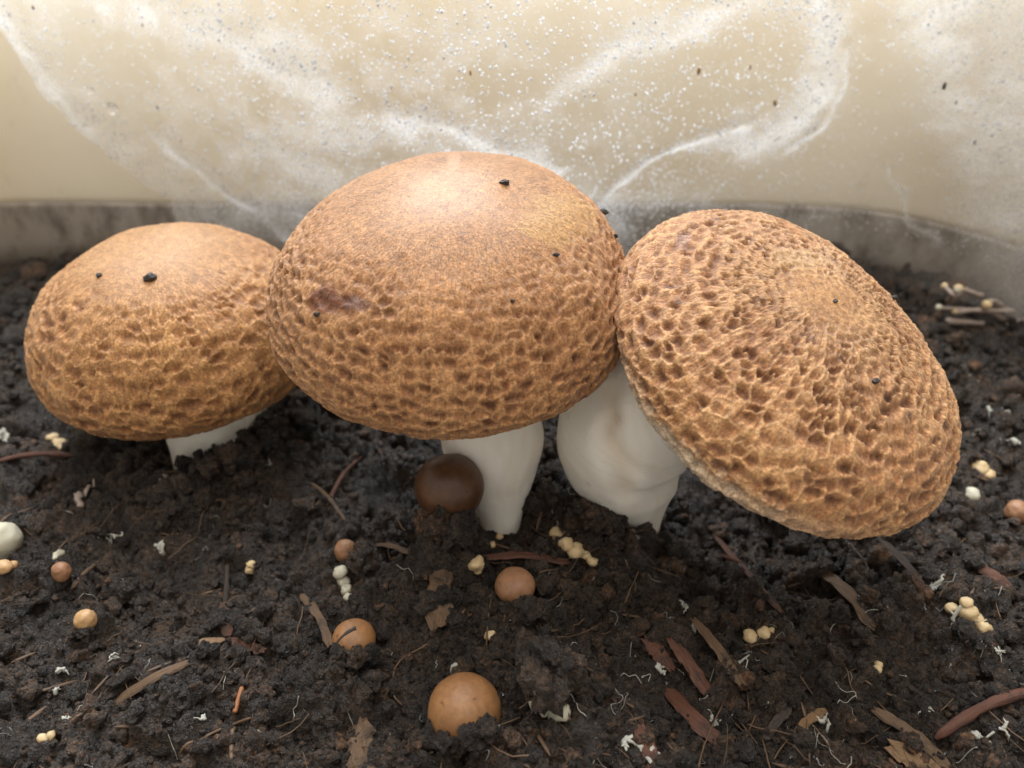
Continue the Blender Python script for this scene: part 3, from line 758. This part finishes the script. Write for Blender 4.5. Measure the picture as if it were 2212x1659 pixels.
pin('long cream pin with two round heads, above white mycelium threads', [(2056, 1310, 13), (2088, 1299, 13), (2092, 1318, 18), (2110, 1336, 18), (2124, 1352, 17), (2133, 1366, 12)], M_PIN)
pin('cream two-lobed pin on soil beside the tilted mushroom', [(2118, 1008, 16), (2133, 1021, 14)], M_PIN)
pin('small white pin just below the cream two-lobed one', [(2102, 1065, 15), (2096, 1078, 9)], M_PALE)
pin('small cream pin above the bark flake behind the pinkish button', [(1027, 1213, 16), (1032, 1226, 11)], M_PIN)
pin('tiny pale orange pin alone in the soil near the low mushroom', [(543, 1216, 9), (541, 1228, 10)], M_PIN)
pin('yellowish pin by the rim of the low mushroom', [(113, 946, 13), (127, 956, 14), (134, 966, 9)], M_PIN)
pin('peach flake-like pin under the white button', [(8, 1221, 15), (28, 1218, 9)], M_YELBTN)
pin('curled white pin near the tiny orange-tan button', [(123, 1196, 7), (130, 1193, 8), (118, 1203, 6)], M_PALE)
pin('thin peach pin half buried among bark bits', [(1897, 1432, 9), (1895, 1443, 9)], M_PIN)
pin('white flake-like pin under the biggest tan button', [(930, 1615, 8), (941, 1610, 10), (952, 1609, 7)], M_PALE)
pin('cream flat pin in the soil near white threads', [(92, 1593, 11), (108, 1586, 12)], M_PIN)
pin('two tiny yellowish pins beside the bark flake', [(1063, 1175, 7), (1078, 1158, 8)], M_PIN)
pin('cream dot-like pin at the foot of the white stem by the dark button', [(1040, 1112, 8), (1036, 1121, 6)], M_PIN)

# ------------------------------------------------------------------ wood bits, roots and threads
def chip(name, label, p, q, width, mat, cat='wood chip', group='bits of wood and bark in the soil', bend=.08, lift=.06, thick=.35, ragged=.25, seed=0, branch=None):
    a, b = on_soil(*p), on_soil(*q)
    a = a + (0, 0, lift); b = b + (0, 0, lift * .8)
    n = 16; t = np.linspace(0, 1, n)[:, None]
    path = a + (b - a) * t; L = np.linalg.norm(b - a)
    top = float(np.max(ground(path[:, 0], path[:, 1]) - path[:, 2]))
    path[:, 2] += max(0, min(.35, top * .75))
    side = np.cross(b - a, (0, 0, 1)); side /= np.linalg.norm(side) + 1e-9
    rr = np.random.default_rng(seed + 500)
    path = path + side * (np.sin(t * math.pi) * bend * L * rr.uniform(-1, 1)) + np.array([0, 0, 1]) * (np.sin(t * math.pi) * .06 * L)
    base = path[n // 2] - (0, 0, .05)
    w = width * (1 + ragged * (vnoise(np.column_stack([t * 6, t * 0, t * 0 + seed]), seed) * 2 - 1))
    endt = np.minimum(t[:, 0], 1 - t[:, 0]) * 8; w = w * np.clip(.35 + endt, 0, 1)
    if thick > .7:
        V, F = tube(path, w / 2, 10, .22, seed, thick)
        uv = np.column_stack([np.concatenate([np.repeat(t[:, 0] * L, 10), [0, L]]), np.concatenate([np.tile(np.linspace(0, 1, 10), n), [0, 0]])])
    else:
        sd = np.array([1.0, .6, .15, -.35, -.8, -1.0, -.8, -.3, .3, .8]); th_ = np.array([0, .5, .6, .5, .55, 0, -.5, -.5, -.5, -.5])
        T_ = (b - a) / L; nv = np.cross(side, T_); nv *= np.sign(nv[2])
        roll = rr.uniform(-.35, .35); s2 = side * math.cos(roll) + nv * math.sin(roll); n2 = nv * math.cos(roll) - side * math.sin(roll)
        edge_j = np.stack([vnoise(np.column_stack([t * 9, t * 0 + k, t * 0 + seed]), seed + 31) for k in range(10)], 1)
        ww = (width / 2) * (.78 + .5 * edge_j) * np.clip(.55 + endt * 1.6, 0, 1)[:, None]
        P3 = path[:, None] + s2 * (ww * sd)[..., None] + n2 * (width * thick * .5 * th_ * (.7 + .6 * edge_j[:, ::-1]))[..., None]
        P3[0] -= T_ * (width * .7 * rr.random(10))[:, None]; P3[-1] += T_ * (width * .7 * rr.random(10))[:, None]
        V = np.vstack([P3.reshape(-1, 3), P3[0].mean(0), P3[-1].mean(0)]); q_ = np.arange(10); q2 = (q_ + 1) % 10
        F = [grid_faces(n, 10, True), np.vstack([np.stack([q2, q_, np.full(10, n * 10)], 1), np.stack([(n - 1) * 10 + q_, (n - 1) * 10 + q2, np.full(10, n * 10 + 1)], 1)])]
        uv = np.column_stack([np.concatenate([np.repeat(t[:, 0] * L, 10), [0, L]]), np.concatenate([np.tile(sd * width, n), [0, 0]])])
    if branch:
        k, dx, dz = branch; m = path[int(k * n)]
        bp = np.linspace(0, 1, 7)[:, None] * np.array([dx, .1, dz]) + m
        V2, F2 = tube(bp, np.linspace(width * .4, width * .12, 7), 10, .2, seed + 1)
        uv = np.vstack([uv, np.zeros((len(V2), 2))]); V, F = join([(V, F), (V2, F2)])
    o = mesh_obj(name, V, F, mat, None, base, uv=uv, smooth=thick > .7); tag(o, label, cat, group)
    return o
W = [
 ('bark_strip', 'reddish bark strip lying diagonally with a white thread at its lower end', (1455, 1393), (1530, 1500), .30, M_WOODR),
 ('bark_strip', 'broad reddish bark strip just below another, over a dark hollow', (1450, 1503), (1552, 1608), .32, M_WOODR),
 ('wood_chip', 'straight brown wood sliver lying alone under the tilted mushroom cap', (1783, 1246), (1876, 1352), .26, M_WOODB),
 ('wood_chip', 'short reddish wood stub at the soil edge beside the long cream pin', (2108, 1222), (2178, 1277), .28, M_WOODR),
 ('twig', 'long reddish twig above a white mycelium clump', (2012, 1612), (2225, 1508), .19, M_WOODR),
 ('bark_strip', 'thin reddish bark strand with a short side branch, under the tilted mushroom', (1544, 1162), (1684, 1322), .16, M_WOODR),
 ('wood_chip', 'small tan splinter lying by dark bark', (1722, 1585), (1778, 1540), .15, M_WOODT),
 ('bark_strip', 'dark brown bark strip slanting towards the tan wood pieces', (1898, 1545), (2042, 1656), .22, M_WOODB),
 ('wood_chip', 'tan-brown wood piece half buried, next to a dark bark strip', (1935, 1628), (2010, 1672), .34, M_WOODT),
 ('bark_strip', 'dark bark strip with white fuzz at both ends', (1904, 1181), (1998, 1288), .24, M_WOODD),
 ('bark_strip', 'dark thready bark strip between two reddish ones', (1497, 1366), (1592, 1494), .20, M_WOODB),
 ('wood_chip', 'flat upright brown wood chip beneath the soil clod of the dark button', (955, 1252), (950, 1345), .50, M_WOODB),
 ('bark_flake', 'purplish brown bark flake lying across behind the pinkish button', (1056, 1213), (1214, 1222), .26, M_WOODR),
 ('wood_chip', 'long brown wood sliver alone in open soil, far from the reddish bark', (258, 1518), (398, 1440), .18, M_WOODB),
 ('wood_chip', 'short tan-brown bent sliver with a thin tail', (410, 1395), (478, 1386), .20, M_WOODT),
 ('wood_chip', 'reddish stub beside the bent tan-brown sliver', (505, 1392), (566, 1412), .18, M_WOODR),
 ('wood_chip', 'brown forked sliver standing beside the cracked tan button', (655, 1297), (712, 1398), .18, M_WOODB),
 ('wood_chip', 'small red-brown upright chip above the bent sliver', (484, 1325), (496, 1376), .24, M_WOODR),
 ('twig', 'thin brown twig beside the tiny orange-tan button', (160, 1283), (216, 1226), .09, M_WOODB),
 ('twig', 'dark thin upright twig in the soil', (491, 1219), (487, 1309), .10, M_WOODD),
 ('twig', 'thin brown twig crossing another in an X near the dark button', (672, 1054), (750, 1140), .10, M_WOODB),
 ('twig', 'thin reddish twig of the X near the dark button', (784, 994), (708, 1101), .10, M_WOODR),
 ('twig', 'long reddish twig lying flat by the rim of the low mushroom', (-5, 1005), (158, 991), .13, M_WOODR),
 ('wood_chip', 'dark wet wood piece leaning by the small tan splinter', (1655, 1600), (1700, 1545), .18, M_WOODD),
 ('bark_strip', 'reddish bark end with a white branching tuft on it', (1385, 1585), (1408, 1660), .30, M_WOODR),
 ('bark_strip', 'wide pale brown bark end below the biggest tan button', (780, 1590), (790, 1670), .5, M_WOODB),
 ('bark_strip', 'reddish bark end beside the first reddish strip', (1400, 1395), (1440, 1440), .28, M_WOODR),
 ('wood_chip', 'brown chip poking out above the flat upright chip', (815, 1180), (880, 1196), .14, M_WOODB),
 ('twig', 'thin pale straw at the soil edge leaning on the tub wall', (2130, 640), (2200, 690), .10, M_WOODT),
]
for i, (nm, lb, p, q, w, m) in enumerate(W):
    chip(nm, lb, p, q, w, m, seed=i, thick=.9 if nm == 'twig' else .38, bend=.05 if nm != 'twig' else .035, cat={'twig': 'twig', 'bark_strip': 'bark', 'bark_flake': 'bark'}.get(nm, 'wood chip'),
         lift=.04, ragged=.25 if nm != 'twig' else .15, branch=(.45, -.45, .18) if 'side branch' in lb else None)
def strand(name, label, pts, rad, mat, cat, group=None, lift=.07, seed=0, n=26):
    P = np.array([on_soil(*p) + (0, 0, lift) for p in pts]); P = smooth_path(P, n)
    P[:, 2] = np.maximum(P[:, 2], ground(P[:, 0], P[:, 1]) + rad * .3)
    P[1:-1, 2] = (P[:-2, 2] + P[1:-1, 2] * 2 + P[2:, 2]) / 4
    r = np.full(n, rad); r[0] *= .5; r[-1] *= .4
    V, F = tube(P, r, 7, .15, seed); b = P[n // 2]
    return tag(mesh_obj(name, V, F, mat, None, b), label, cat, group)
strand('root', 'bright orange-brown rootlet sticking up from the soil', [(525, 1488), (515, 1522), (508, 1545)], .05, M_ROOT, 'root', 'rootlets and fibres')
strand('root', 'tan rootlet below the bright orange-brown one', [(507, 1575), (504, 1610), (502, 1645)], .045, M_FIBRE, 'root', 'rootlets and fibres')
strand('root', 'long thin curving brown rootlet below the bright orange-brown one', [(388, 1646), (440, 1600), (500, 1572), (545, 1555)], .03, M_FIBRE, 'root', 'rootlets and fibres')
strand('root', 'thin curved tan hair looping beside the biggest tan button', [(925, 1395), (860, 1440), (850, 1500), (870, 1530)], .02, M_FIBRE, 'root', 'rootlets and fibres')

def tuft(label, px, py, size, mat=M_MYC, seed=0, group='white mycelium tufts on the soil', nb=4, rad=.035, spread=1.0, name='mycelium_tuft', cat='mycelium', dirn=None):
    rr = np.random.default_rng(seed + 900); c = on_soil(px, py); parts = []
    L = size * px_cm(c)
    a0 = rr.random() * 6.28 if dirn is None else dirn
    for i in range(nb):
        a = a0 + rr.normal() * .9 * spread; l = L * rr.uniform(.6, 1.1)
        t = np.linspace(0, 1, 9)[:, None]
        P = c + np.array([math.cos(a), math.sin(a), 0]) * t * l + np.column_stack([fbm(np.column_stack([t * 3, t * 0 + i, t * 0 + seed]), seed, 2) * l * .35, fbm(np.column_stack([t * 3, t * 0 + i + 9, t * 0 + seed]), seed + 3, 2) * l * .35, t * 0])
        P[:, 2] = np.maximum(ground(P[:, 0], P[:, 1]), P[0, 2] - .1) + .03 + .05 * np.sin(t[:, 0] * 3)
        parts.append(tube(P, np.linspace(rad * 1.2, rad * .35, 9) * rr.uniform(.7, 1.3), 6, .3, seed + i))
        if rr.random() < .7:
            k = rr.integers(3, 6); a2 = a + rr.choice([-1, 1]) * rr.uniform(.5, 1.1)
            t2 = np.linspace(0, 1, 6)[:, None]; Q = P[k] + np.array([math.cos(a2), math.sin(a2), .25]) * t2 * l * .4
            parts.append(tube(Q, np.linspace(rad * .8, rad * .25, 6), 6, .3, seed + 40 + i))
    V, F = join(parts)
    return tag(mesh_obj(name, V, F, mat, None, c), label, cat, group)
TUFTS = [
 ('bright white branching mycelium tuft on a reddish bark end', 1398, 1622, 34, 5, .05, -1.9), ('white mycelium tuft dripping down between the two reddish bark strips', 1538, 1560, 34, 3, .04, -1.4),
 ('grey-white mycelium tuft beside the bright white one on bark', 1350, 1600, 30, 4, .045, -1.2), ('white forked mycelium threads below the long cream pin', 2062, 1345, 45, 4, .035, -.5),
 ('white mycelium clump under the long reddish twig', 2090, 1598, 42, 5, .05, -.2), ('short white mycelium thread under the end of the reddish twig', 2160, 1580, 26, 2, .03, -1.3),
 ('fuzzy white mycelium knot at the end of the dark bark strip', 1998, 1290, 24, 5, .045, None), ('grey mycelium patch behind the straw-coloured pins', 1500, 1352, 22, 3, .03, -1.5),
 ('white mycelium thread along the dark bark strip between the reddish ones', 1575, 1440, 40, 3, .03, -1.2), ('pale mycelium threads by the tan wood piece', 1780, 1570, 30, 3, .03, None),
 ('small star-shaped mycelium tuft in the open soil', 138, 1452, 14, 5, .03, None), ('forked white mycelium speck among dark crumbs', 440, 1558, 14, 4, .025, None),
 ('little white mycelium fork below the star-shaped tuft', 125, 1500, 12, 3, .03, None), ('curved white mycelium thread near the tiny yellow-tan button', 245, 1420, 14, 2, .03, None),
 ('white mycelium scrap in the soil near a cream flat pin', 145, 1560, 14, 4, .03, None), ('pale mycelium scrap by the cracked tan button', 786, 1420, 10, 3, .025, None),
 ('white curl of mycelium above the biggest tan button', 985, 1445, 16, 3, .04, -1.6), ('loose pale green-white mycelium net beside the tilted cap', 2140, 900, 42, 6, .05, 0.2),
 ('white mycelium wisp beside the cream two-lobed pin', 2190, 960, 24, 4, .04, .4), ('white mycelium streak right of the low mushroom stem', 350, 1040, 18, 3, .04, .9),
 ('white mycelium crumb in front of the low mushroom', 350, 1195, 18, 4, .05, None), ('pale grey mycelium crumb near the white one', 258, 1165, 18, 4, .05, None),
 ('white mycelium threads at the edge beside the low cap', 12, 940, 26, 5, .06, None), ('thin white mycelium hairs on the soil by the long twig', 2150, 1410, 26, 3, .02, .3),
 ('white mycelium crumbs near the reddish twig', 1990, 1530, 24, 4, .025, None), ('white mycelium spur joining the reddish bark end', 1420, 1445, 26, 2, .035, .2),
 ('grey mycelium wisp under the tilted cap rim', 1890, 1200, 26, 4, .03, None), ('pale mycelium fleck under the tilted cap', 1480, 1310, 14, 4, .035, None),
]
for i, (lb, x, y, s_, nb, rd, dr) in enumerate(TUFTS): tuft(lb, x, y, s_, seed=i * 11 + 3, nb=nb, rad=rd, dirn=dr)
tuft('Y-shaped brown sprout with a lilac tip near the low mushroom', 172, 1090, 60, M_GREYROOT, 77, 'rootlets and fibres', 3, .06, .35, 'sprout', 'sprout', 1.75)

# grey root bundle with round pale tips at the soil's edge by the tilted cap
rb = on_soil(2200, 700) + (0, 0, .35); rootb = empty('root_bundle', rb)
tag(rootb, 'bundle of grey roots with pale round tips at the tub wall', 'roots')
for i, (ax, ay, bx, by, tip) in enumerate([(2190, 672, 2028, 664, 9), (2170, 690, 2062, 673, 8), (2178, 705, 2045, 690, 0), (2160, 660, 2132, 658, 13), (2120, 640, 2068, 626, 10), (2090, 628, 2070, 624, 12), (2210, 690, 2135, 735, 0), (2048, 650, 2040, 618, 9)]):
    yb = rb[1] - .2 + .25 * i / 8
    A_ = at_depth(ax, ay, yb + .1); B_ = at_depth(bx, by, yb - .25)
    P = smooth_path([A_, (A_ + B_) / 2 + rng.normal(size=3) * .16, B_ + rng.normal(size=3) * .03], 12)
    V, F = tube(P, np.linspace(.10, .055, 12) if tip else np.linspace(.06, .11, 12), 9, .45, i)
    mesh_obj('root', V, F, M_GREYROOT, rootb, rb)
    if tip:
        rr_ = tip * .8 * px_cm(B_); V, F = ICO[2]; V = V * rr_ * (1 + .1 * fbm(V * 1.5 + i, i, 2))[:, None] + B_
        mesh_obj('tip', V, F, M_PIN if i % 2 else M_PALE, rootb, rb)

# ------------------------------------------------------------------ specks of soil on the caps and film
def cap_hit(VC, px, py):
    d = VC - CAM; z = d @ FWD
    sx = 1106 + 1106 / KX * d[:, 0] / z; sy = 829.5 - 1106 / KX * (d @ UPV) / z
    c = (sx - px) ** 2 + (sy - py) ** 2; near = np.where(c < 36)[0]
    if len(near) == 0: return VC[np.argmin(c)]
    return VC[near[np.argmin(z[near])]]
def crumb(name, label, p, size, mat, seed, stretch=(1, 1, .6), group=None, cat='soil speck'):
    V, F = ICO[2]; V = V * size * np.array(stretch)
    V = V * (1 + .55 * fbm(V / size * 1.7 + seed * 9.1, seed, 3))[:, None] + p
    return tag(mesh_obj(name, V, F, mat, None, np.asarray(p) - (0, 0, size * .4), smooth=False), label, cat, group)
for i, (VC, x, y, s_, lb) in enumerate([
    (VC_LEFT, 325, 594, .13, 'black soil crumb lying on the yellow-brown cap of the low mushroom'), (VC_LEFT, 213, 590, .06, 'tiny purple-black speck on the yellow-brown low cap'),
    (VC_MID, 1093, 391, .075, 'black fleck on the shiny crown of the tallest mushroom'), (VC_MID, 1308, 457, .09, 'black crumb at the shoulder of the tallest cap, by the film fold'),
    (VC_MID, 1336, 512, .055, 'tiny black crumb low on the tallest cap\'s shoulder'), (VC_MID, 1203, 547, .05, 'black dot on the speckled flank of the tallest cap'),
    (VC_MID, 1112, 648, .045, 'dark dot among ridges in front of the tallest cap'), (VC_MID, 680, 682, .06, 'dark red-brown dot below the bruise of the tallest cap'),
    (VC_RIGHT, 1940, 640, .055, 'curved dark sliver on the netted crown of the tilted cap'), (VC_RIGHT, 1805, 645, .04, 'tiny dark dot on the netted crown of the tilted cap'),
    (VC_RIGHT, 1895, 820, .06, 'dark glossy fleck in a pit of the tilted cap')]):
    crumb('soil_speck', lb, cap_hit(VC, x, y) + np.array([0, -.02, .02]), s_, M_SPECK, i, (rng.uniform(.8, 1.4), rng.uniform(.6, 1.1), .75), 'dark specks on the caps')
for i, (x, y, s_, m, lb) in enumerate([
    (1017, 152, .09, M_TANSPECK, 'brown speck with a dark rim high on the film above the tallest cap'), (1668, 216, .13, M_TANSPECK, 'tan oval fleck stuck on the film beside the bright fold'),
    (2030, 180, .15, M_SPECK, 'black streaky crumb on the frosted film near the tub corner'), (1615, 140, .08, M_TANSPECK, 'tan smear on the film near the curved bright fold'),
    (1505, 148, .12, M_TANSPECK, 'pale tan smear on the clear film between two foggy bands'), (82, 12, .08, M_SPECK, 'brown fleck on the film by the diagonal fold'),
    (348, 226, .07, M_SPECK, 'dark dot on the foggy film beside a smooth patch'), (316, 50, .06, M_TANSPECK, 'brown dot high on the foggy film'),
    (2055, 215, .07, M_SPECK, 'small dark crumb below the black streaky crumb on the film'), (2095, 300, .08, M_SPECK, 'dark crumb low on the frosted film'), (1370, 197, .05, M_SPECK, 'tiny dark dot at the end of a foggy band')]):
    p = film_hit(x, y) + np.array([0, -.3, 0]); crumb('debris_speck', lb, p, s_ * .62, m, 60 + i, (.6, .35, 1.25), 'specks stuck to the film', 'speck')
for i, (x, y, s_, lb) in enumerate([(250, 228, .22, 'largest clear water drop hanging at the diagonal fold of the film'), (203, 188, .15, 'smaller clear water drop beside the largest on the diagonal fold')]):
    p = film_hit(x, y) + np.array([0, -.35, 0]); V, F = ICO[3]
    tag(mesh_obj('water_drop', V * s_ * np.array([1.0, .6, .75]) + p, F, M_WATER, None, p), lb, 'water drop', 'large drops on the film')

# ------------------------------------------------------------------ loose crumbs, fibres, wet beads: uncountable
def scatter(n, seed, far=12.5, near=-7.0, power=1.7):
    r = np.random.default_rng(seed); t = r.random(n) ** power; y = near + (far - near) * t
    x = (r.random(n) * 2 - 1) * np.minimum(np.interp(y, YS, hw) * .92, 10.5 + (y - near) * .62)
    return x, y
EX = np.array(EXCL)
def crumbs(n, sub, rmin, rmax, power, seed, sink=.35, keep=1.0):
    r = np.random.default_rng(seed); x, y = scatter(n, seed)
    rad = rmin + (rmax - rmin) * r.random(n) ** power
    clump = fbm(np.column_stack([x, y, x * 0]) * .9, 300, 3); ok = clump + .35 * r.random(n) > -.15
    d = np.hypot(x[:, None] - EX[:, 0], y[:, None] - EX[:, 1]) - rad[:, None] * keep - EX[:, 2]; ok &= d.min(1) > 0
    for sx, sy, sr in ((-.3, -.3, .75), (2.75, -.2, .8), (-7.6, 2.7, 1.2)): ok &= np.hypot(x - sx, y - sy) > sr + rad * .3
    x, y, rad = x[ok], y[ok], rad[ok]; n = len(x)
    B, F = ICO[sub]; protos = []
    for k in range(14):
        q = fbm(B * (1.6 if sub < 2 else 1.3) + k * 17.3, 400 + k, 4, .6)
        bb = B * (1 + .95 * q)[:, None] * r.uniform(.7, 1.3, 3)
        protos.append(bb)
    protos = np.array(protos); z = ground(x, y) + rad * (1 - 2 * sink) * r.uniform(.4, 1.2, n)
    ang = r.random((n, 3)) * 6.28
    c, s = np.cos(ang), np.sin(ang)
    Rz = np.zeros((n, 3, 3)); Rz[:, 0, 0] = c[:, 0]; Rz[:, 0, 1] = -s[:, 0]; Rz[:, 1, 0] = s[:, 0]; Rz[:, 1, 1] = c[:, 0]; Rz[:, 2, 2] = 1
    Rx = np.zeros((n, 3, 3)); Rx[:, 1, 1] = c[:, 1]; Rx[:, 1, 2] = -s[:, 1]; Rx[:, 2, 1] = s[:, 1]; Rx[:, 2, 2] = c[:, 1]; Rx[:, 0, 0] = 1
    V = np.einsum('nij,nkj->nki', Rz @ Rx, protos[r.integers(0, 14, n)]) * rad[:, None, None] + np.stack([x, y, z], -1)[:, None]
    F = (F[None] + (np.arange(n) * len(B))[:, None, None]).reshape(-1, 3)
    return V.reshape(-1, 3), F
def placed_clods(spots):
    out = []; B, F = ICO[3]
    for i, (px, py, rp) in enumerate(spots):
        g = on_soil(px, py + rp * .8); c = at_depth(px, py, g[1]); rr = rp * px_cm(c)
        V = B * (1 + .9 * fbm(B * 1.5 + i * 5.7, 600 + i, 2, .6) + .55 * np.abs(fbm(B * 4.2 + i * 3.1, 640 + i, 3, .6)))[:, None] * rr * .95 + c; out.append((V, F))
    V, F = join(out); return V, np.vstack(F)
CL = placed_clods([(1032, 1592, 30), (1055, 1578, 22), (935, 1592, 22), (985, 1606, 24), (958, 1606, 20), (930, 1102, 26), (962, 1122, 34), (1000, 1128, 26), (918, 1125, 22), (942, 1140, 26), (985, 1150, 30),
    (765, 1424, 22), (735, 1416, 18), (798, 1418, 20), (1142, 1312, 24), (1092, 1318, 16), (1165, 1320, 20), (786, 1202, 26), (775, 1222, 22), (800, 1220, 24),
    (1140, 1062, 24), (1165, 1040, 20), (1180, 1060, 22), (1150, 1085, 24), (498, 985, 26), (540, 962, 26), (455, 1006, 22), (398, 1002, 18), (572, 952, 22), (520, 990, 24),
    (1285, 1112, 24), (1328, 1128, 26), (1258, 1096, 20), (1305, 1130, 22), (1410, 1120, 20), (186, 1368, 14), (135, 1260, 12), (165, 1365, 12), (1150, 1440, 40), (1195, 1430, 42), (1175, 1480, 44), (1210, 1475, 36), (1140, 1400, 30), (1230, 1440, 30)])
A1 = crumbs(1500, 2, .13, .38, 2.0, 1, .42)
A2 = crumbs(7500, 1, .05, .17, 1.6, 2, .28)
A3 = crumbs(14000, 0, .020, .07, 1.5, 3, .15)
_v, _f = join([A1, CL]); A1 = (_v, np.vstack(_f))
for (V, F), lb, nm in ((A1, 'rough soil clods lying thick over the soil', 'soil_clods'), (A2, 'loose dark soil crumbs strewn over the soil', 'soil_crumbs'), (A3, 'fine dark soil grains strewn between the crumbs', 'soil_grains')):
    tag(mesh_obj(nm, V, F, M_SOIL, smooth=(nm != 'soil_grains')), lb, 'soil', kind='stuff')
parts = []; r = np.random.default_rng(44); x, y = scatter(260, 45)
for k in range(260):
    a = r.random() * 6.28; l = r.uniform(.25, 1.0) * (1 if r.random() < .8 else 1.8)
    t = np.linspace(-.5, .5, 6)[:, None]
    P = np.column_stack([x[k] + math.cos(a) * t * l + r.normal() * .1 * t ** 2 * l, y[k] + math.sin(a) * t * l + r.normal() * t ** 2 * l * .25, t * 0])
    P[:, 2] = ground(P[:, 0], P[:, 1]).max() * .6 + ground(P[:, 0], P[:, 1]) * .4 + .03 + r.normal() * .15 * t[:, 0] * l
    parts.append(tube(P, np.full(6, r.uniform(.006, .018)), 4, .2, k))
V, F = join(parts)
tag(mesh_obj('soil_fibres', V, F, M_FIBRE), 'fine brown plant fibres strewn through the soil', 'fibres', kind='stuff')
r = np.random.default_rng(55); x, y = scatter(1500, 56); zc = ground(x, y)
B, F = ICO[1]; rad = .010 + .028 * r.random(len(x)) ** 3
V = B[None] * rad[:, None, None] + np.stack([x, y, zc + .05 * r.random(len(x)) + rad * .5], -1)[:, None]
tag(mesh_obj('wet_beads', V.reshape(-1, 3), (F[None] + (np.arange(len(x)) * len(B))[:, None, None]).reshape(-1, 3), M_WATER), 'tiny beads of water glinting on the soil', 'water drops', kind='stuff')
parts = []; r = np.random.default_rng(66); x, y = scatter(420, 67)
for k in range(420):
    if x[k] < 1 and r.random() < .55: continue
    a = r.random() * 6.28; l = r.uniform(.12, .55)
    t = np.linspace(-.5, .5, 14)[:, None]; w = smooth_path(np.cumsum(r.normal(size=(5, 2)) * .2 * l, 0), 14)
    P = np.column_stack([x[k] + math.cos(a) * t[:, 0] * l + w[:, 0], y[k] + math.sin(a) * t[:, 0] * l + w[:, 1], t * 0])
    P[:, 2] = ground(P[:, 0], P[:, 1]) + .03 + .03 * r.random()
    parts.append(tube(P, np.full(14, r.uniform(.003, .009)), 4, .2, k))
V, F = join(parts)
tag(mesh_obj('mycelium_threads', V, F, M_MYC), 'fine white mycelium hairs running over the soil', 'mycelium', kind='stuff')
parts, uvs = [], []; r = np.random.default_rng(77); x, y = scatter(190, 78)
for k in range(190):
    a = r.normal() * .5 + (2.2 if x[k] > 0 else .5); l = r.uniform(.25, .9); rd = r.uniform(.012, .04)
    t = np.linspace(-.5, .5, 6)[:, None]
    P = np.column_stack([x[k] + math.cos(a) * t * l, y[k] + math.sin(a) * t * l, t * 0])
    g = ground(P[:, 0], P[:, 1]); P[:, 2] = g.max() * .5 + g.mean() * .5 + .01 + t[:, 0] * r.normal() * .2 * l
    v_, f_ = tube(P, rd * np.array([.4, 1, 1.1, 1, .9, .3]), 5, .3, k, .5); parts.append((v_, f_))
    uvs.append(np.column_stack([np.concatenate([np.repeat(t[:, 0] * l, 5), [0, 0]]), np.concatenate([np.tile(np.arange(5) * .05, 6), [0, 0]])]) + k)
V, F = join(parts)
tag(mesh_obj('wood_splinters', V, F, M_WOODB, uv=np.vstack(uvs)), 'small brown wood splinters strewn through the soil', 'splinters', kind='stuff')
